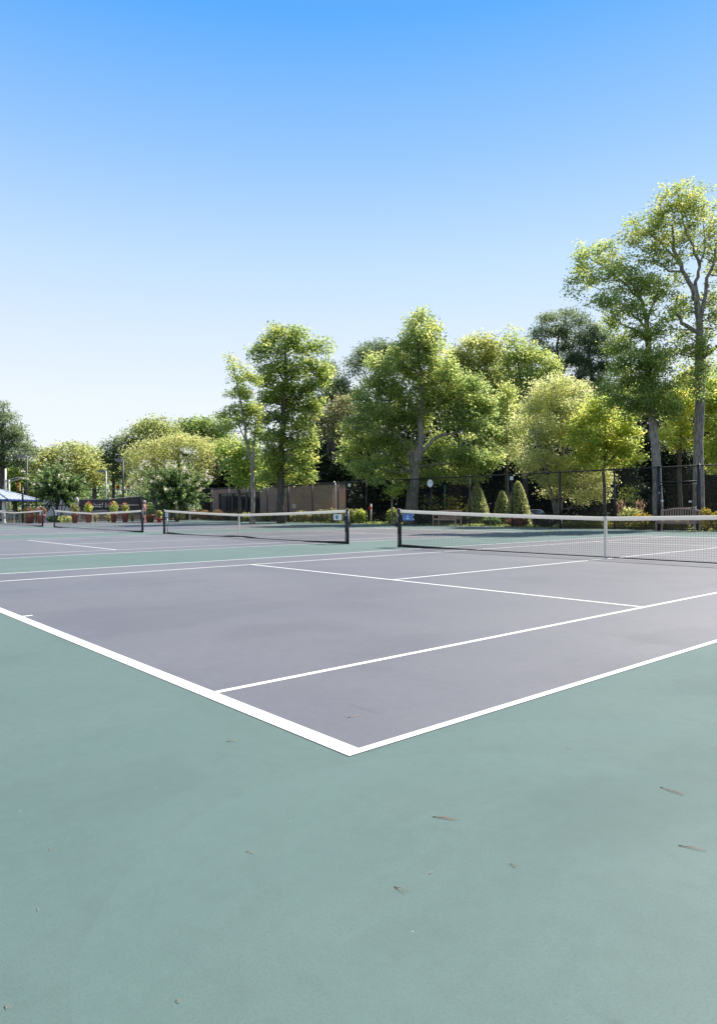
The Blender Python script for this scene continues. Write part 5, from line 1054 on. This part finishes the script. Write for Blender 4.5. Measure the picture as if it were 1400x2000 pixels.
# the far woods: one mass of crowns closing the view behind every tree
def woods(name, prof, D0, D1, n, lm, leaf, tint=0.0):
    px_ = np.array([q[0] for q in prof], float); py_ = np.array([q[1] for q in prof], float)
    xs_ = rng.uniform(px_[0], px_[-1], n); D_ = rng.uniform(D0, D1, n)
    top_ = np.interp(xs_, px_, py_) + 9 * np.sin(xs_ / 17.0 + D_ * .3) + 6 * np.sin(xs_ / 7.3 + 1.0)
    u_ = rng.random(n) ** .8; y_ = top_ + (1008 - top_) * u_
    ex = (xs_ - CXP) / FPX; P = CAM + (FW[None] + RR[None] * ex[:, None] + UU[None] * ((CYP - y_) / FPX)[:, None]) * D_[:, None]
    P = P + rng.normal(size=(n, 3)) * .3; P[:, 2] = np.maximum(P[:, 2], -.3)
    tag(leaf_mesh(name, P, leaf * np.ones(n), .45 + tint + .2 * rng.normal(size=n) + .15 * np.sin(xs_ / 11.0) * np.cos(y_ / 9.0), lm), kind="stuff")
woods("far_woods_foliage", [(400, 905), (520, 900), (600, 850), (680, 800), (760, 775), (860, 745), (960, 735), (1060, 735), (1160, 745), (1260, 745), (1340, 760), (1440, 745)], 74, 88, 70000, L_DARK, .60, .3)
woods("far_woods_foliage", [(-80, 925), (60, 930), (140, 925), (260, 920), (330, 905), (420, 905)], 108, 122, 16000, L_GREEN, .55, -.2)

# the shaded evergreens that close the view under the tall crowns
UND = [(655, 52, 905, 940, 44, 64, "dark evergreen left of the maple, behind the second net post"), (705, 55, 850, 900, 46, 95, "tall dark evergreen left of the maple trunk"), (760, 54, 900, 935, 48, 80, "dark evergreen directly left of the forked trunk"),
       (838, 53, 905, 940, 46, 80, "dark evergreen behind the clock"), (895, 54, 900, 935, 44, 80, "dark evergreen behind the broad clipped cone"), (960, 55, 860, 910, 46, 100, "dark evergreen behind the smaller clipped cone"), (1008, 53, 880, 925, 40, 90, "dark evergreen behind the tallest clipped cone"),
       (1070, 52, 890, 930, 46, 90, "dark evergreen behind the pale leaved tree"), (1140, 50, 880, 930, 46, 95, "dark evergreen right of the pale leaved tree"), (1205, 44, 880, 940, 46, 100, "dark evergreen left of the leaning trunk"), (1255, 46, 860, 930, 42, 110, "dark evergreen close behind the leaning trunk"),
       (1312, 45, 880, 940, 44, 100, "dark evergreen behind the gate"), (1365, 47, 880, 935, 46, 100, "dark evergreen behind the straight trunk"), (1415, 45, 890, 945, 44, 95, "dark evergreen at the right edge"), (610, 60, 880, 925, 40, 70, "dark evergreen over the brick building"), (440, 66, 915, 950, 34, 50, "dark evergreen behind the brick building"), (530, 64, 900, 945, 40, 60, "dark evergreen above the brick building, behind the sweetgum")]
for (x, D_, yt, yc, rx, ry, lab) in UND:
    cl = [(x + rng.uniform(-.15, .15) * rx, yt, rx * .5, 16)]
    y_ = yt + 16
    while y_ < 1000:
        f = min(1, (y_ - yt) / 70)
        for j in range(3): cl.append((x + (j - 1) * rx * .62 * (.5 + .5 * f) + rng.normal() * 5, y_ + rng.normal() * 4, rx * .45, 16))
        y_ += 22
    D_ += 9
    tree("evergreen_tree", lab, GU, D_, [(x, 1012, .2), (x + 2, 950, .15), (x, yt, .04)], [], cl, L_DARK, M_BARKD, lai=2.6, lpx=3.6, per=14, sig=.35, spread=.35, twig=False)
tree("saplings", "thin sapling with a yellow lit top left of the big forked trunk", "saplings in the shade", 45, [(766, 1010, .07), (765, 975, .055), (770, 955, .04), (778, 935, .02)], [[(765, 975, .03), (758, 958, .015)]], [(772, 958, 12, 9), (782, 948, 10, 8), (762, 965, 7, 6)], L_LIME, M_BARK2, lai=2.6, lpx=2.5)
for (x, y, D_, lab, lm) in ((838, 985, 45, "sapling with a pale yellow lit tuft below the clock", L_VARI), (884, 985, 44, "rust and yellow leaved sapling right of the green pole", L_YELL), (1228, 965, 38, "yellow green sapling in the shade left of the leaning trunk", L_LIME)):
    tree("sapling", lab, "saplings in the shade", D_, [(x, 1012, .03), (x + 1, y + 10, .02), (x, y - 15, .004)], [], [(x, y - 8, 9, 9), (x + 3, y + 6, 10, 8), (x - 4, y + 14, 8, 6)], lm, M_BARKD, lai=1.6, lpx=2.5)

# ------------------------------------------------------------------ pine needles and specks blown onto the court
M_NEED = mat("dry_pine_needle", (.36, .17, .09), .7); M_NEED2 = mat("pale_dry_needle", (.46, .32, .20), .7)
def needles(label, x0, y0, x1, y1, n, m, fan=.12):
    def G(x, y):
        d = ray(x, y); t_ = -CAM[2] / d[2]; return CAM + d * t_
    a, b_ = G(x0, y0), G(x1, y1); v = b_ - a; L_ = np.linalg.norm(v); v /= L_; s_ = np.array([-v[1], v[0], 0])
    root = thing("pine_needle_bundle", label, "pine needles", (a[0], a[1], 0.0035 if a[0] < 0 and a[1] > 0 else 0.001), 0, "dry pine needles on the court")
    mb = MB()
    for i in range(n):
        q = (i - (n - 1) / 2) * fan; e = (v * math.cos(q) + s_ * math.sin(q)) * L_ * rng.uniform(.8, 1.05); mid = e * .5 + s_ * rng.normal() * L_ * .02
        mb.tube([(0, 0, .001), (mid[0], mid[1], .003 + .004 * i / n), (e[0], e[1], .002 + .002 * (i % 2))], [.0008, .0007, .0004], 5)
    mb.build("needles", m, root)
    if L_ < .05: return
    sh_ = MB(); sh_.tube([(-v[0] * .004, -v[1] * .004, .0015), (v[0] * L_ * .1, v[1] * L_ * .1, .002)], [.0014, .0012], 6); sh_.build("sheath", mat("dark_sheath", (.03, .02, .015), .8), root)
for a in ((847, 1596.5, 894, 1603, 3, M_NEED, .045, "red brown bundle of pine needles below the court corner"), (1290, 1539, 1336, 1555, 3, M_NEED, .05, "greenish brown needle bundle near the right edge, the upper of two"), (1327, 1653, 1383, 1665, 2, M_NEED, .06, "long needle bundle at the right edge, the lower of two"),
          (772, 1734, 797, 1747, 2, M_NEED, .4, "forked V shaped pair of needles lying lowest right of the corner"), (995, 1688, 1007, 1696, 2, M_NEED, .2, "short dark needle piece between the larger bundles"), (480, 1664, 497, 1668, 2, M_NEED2, .1, "short pink brown needle piece left of centre"),
          (680, 1403, 708, 1398, 2, M_NEED2, .1, "pale needle pair on the violet court inside the corner"), (445, 1449, 466, 1447, 2, M_NEED2, .15, "faint pale needles on the green just left of the corner line"), (343, 1955, 352, 1960, 2, M_NEED2, .3, "tiny pale chip near the bottom edge"),
          (97, 1657, 99, 1663, 1, M_NEED, .1, "tiny dark speck of needle at the left"), (74, 1774, 76, 1783, 1, M_NEED2, .1, "tiny pale fleck at the left"), (10, 1965, 18, 1972, 2, M_NEED2, .4, "brown crumb in the bottom left corner"), (1105, 1462, 1120, 1464, 1, M_NEED2, .1, "single pale needle on the green right of the corner"), (838, 1708, 846, 1703, 1, M_NEED2, .1, "single pale fleck above the forked pair")):
    needles(a[7], *a[:7][:4], a[4], a[5], a[6])
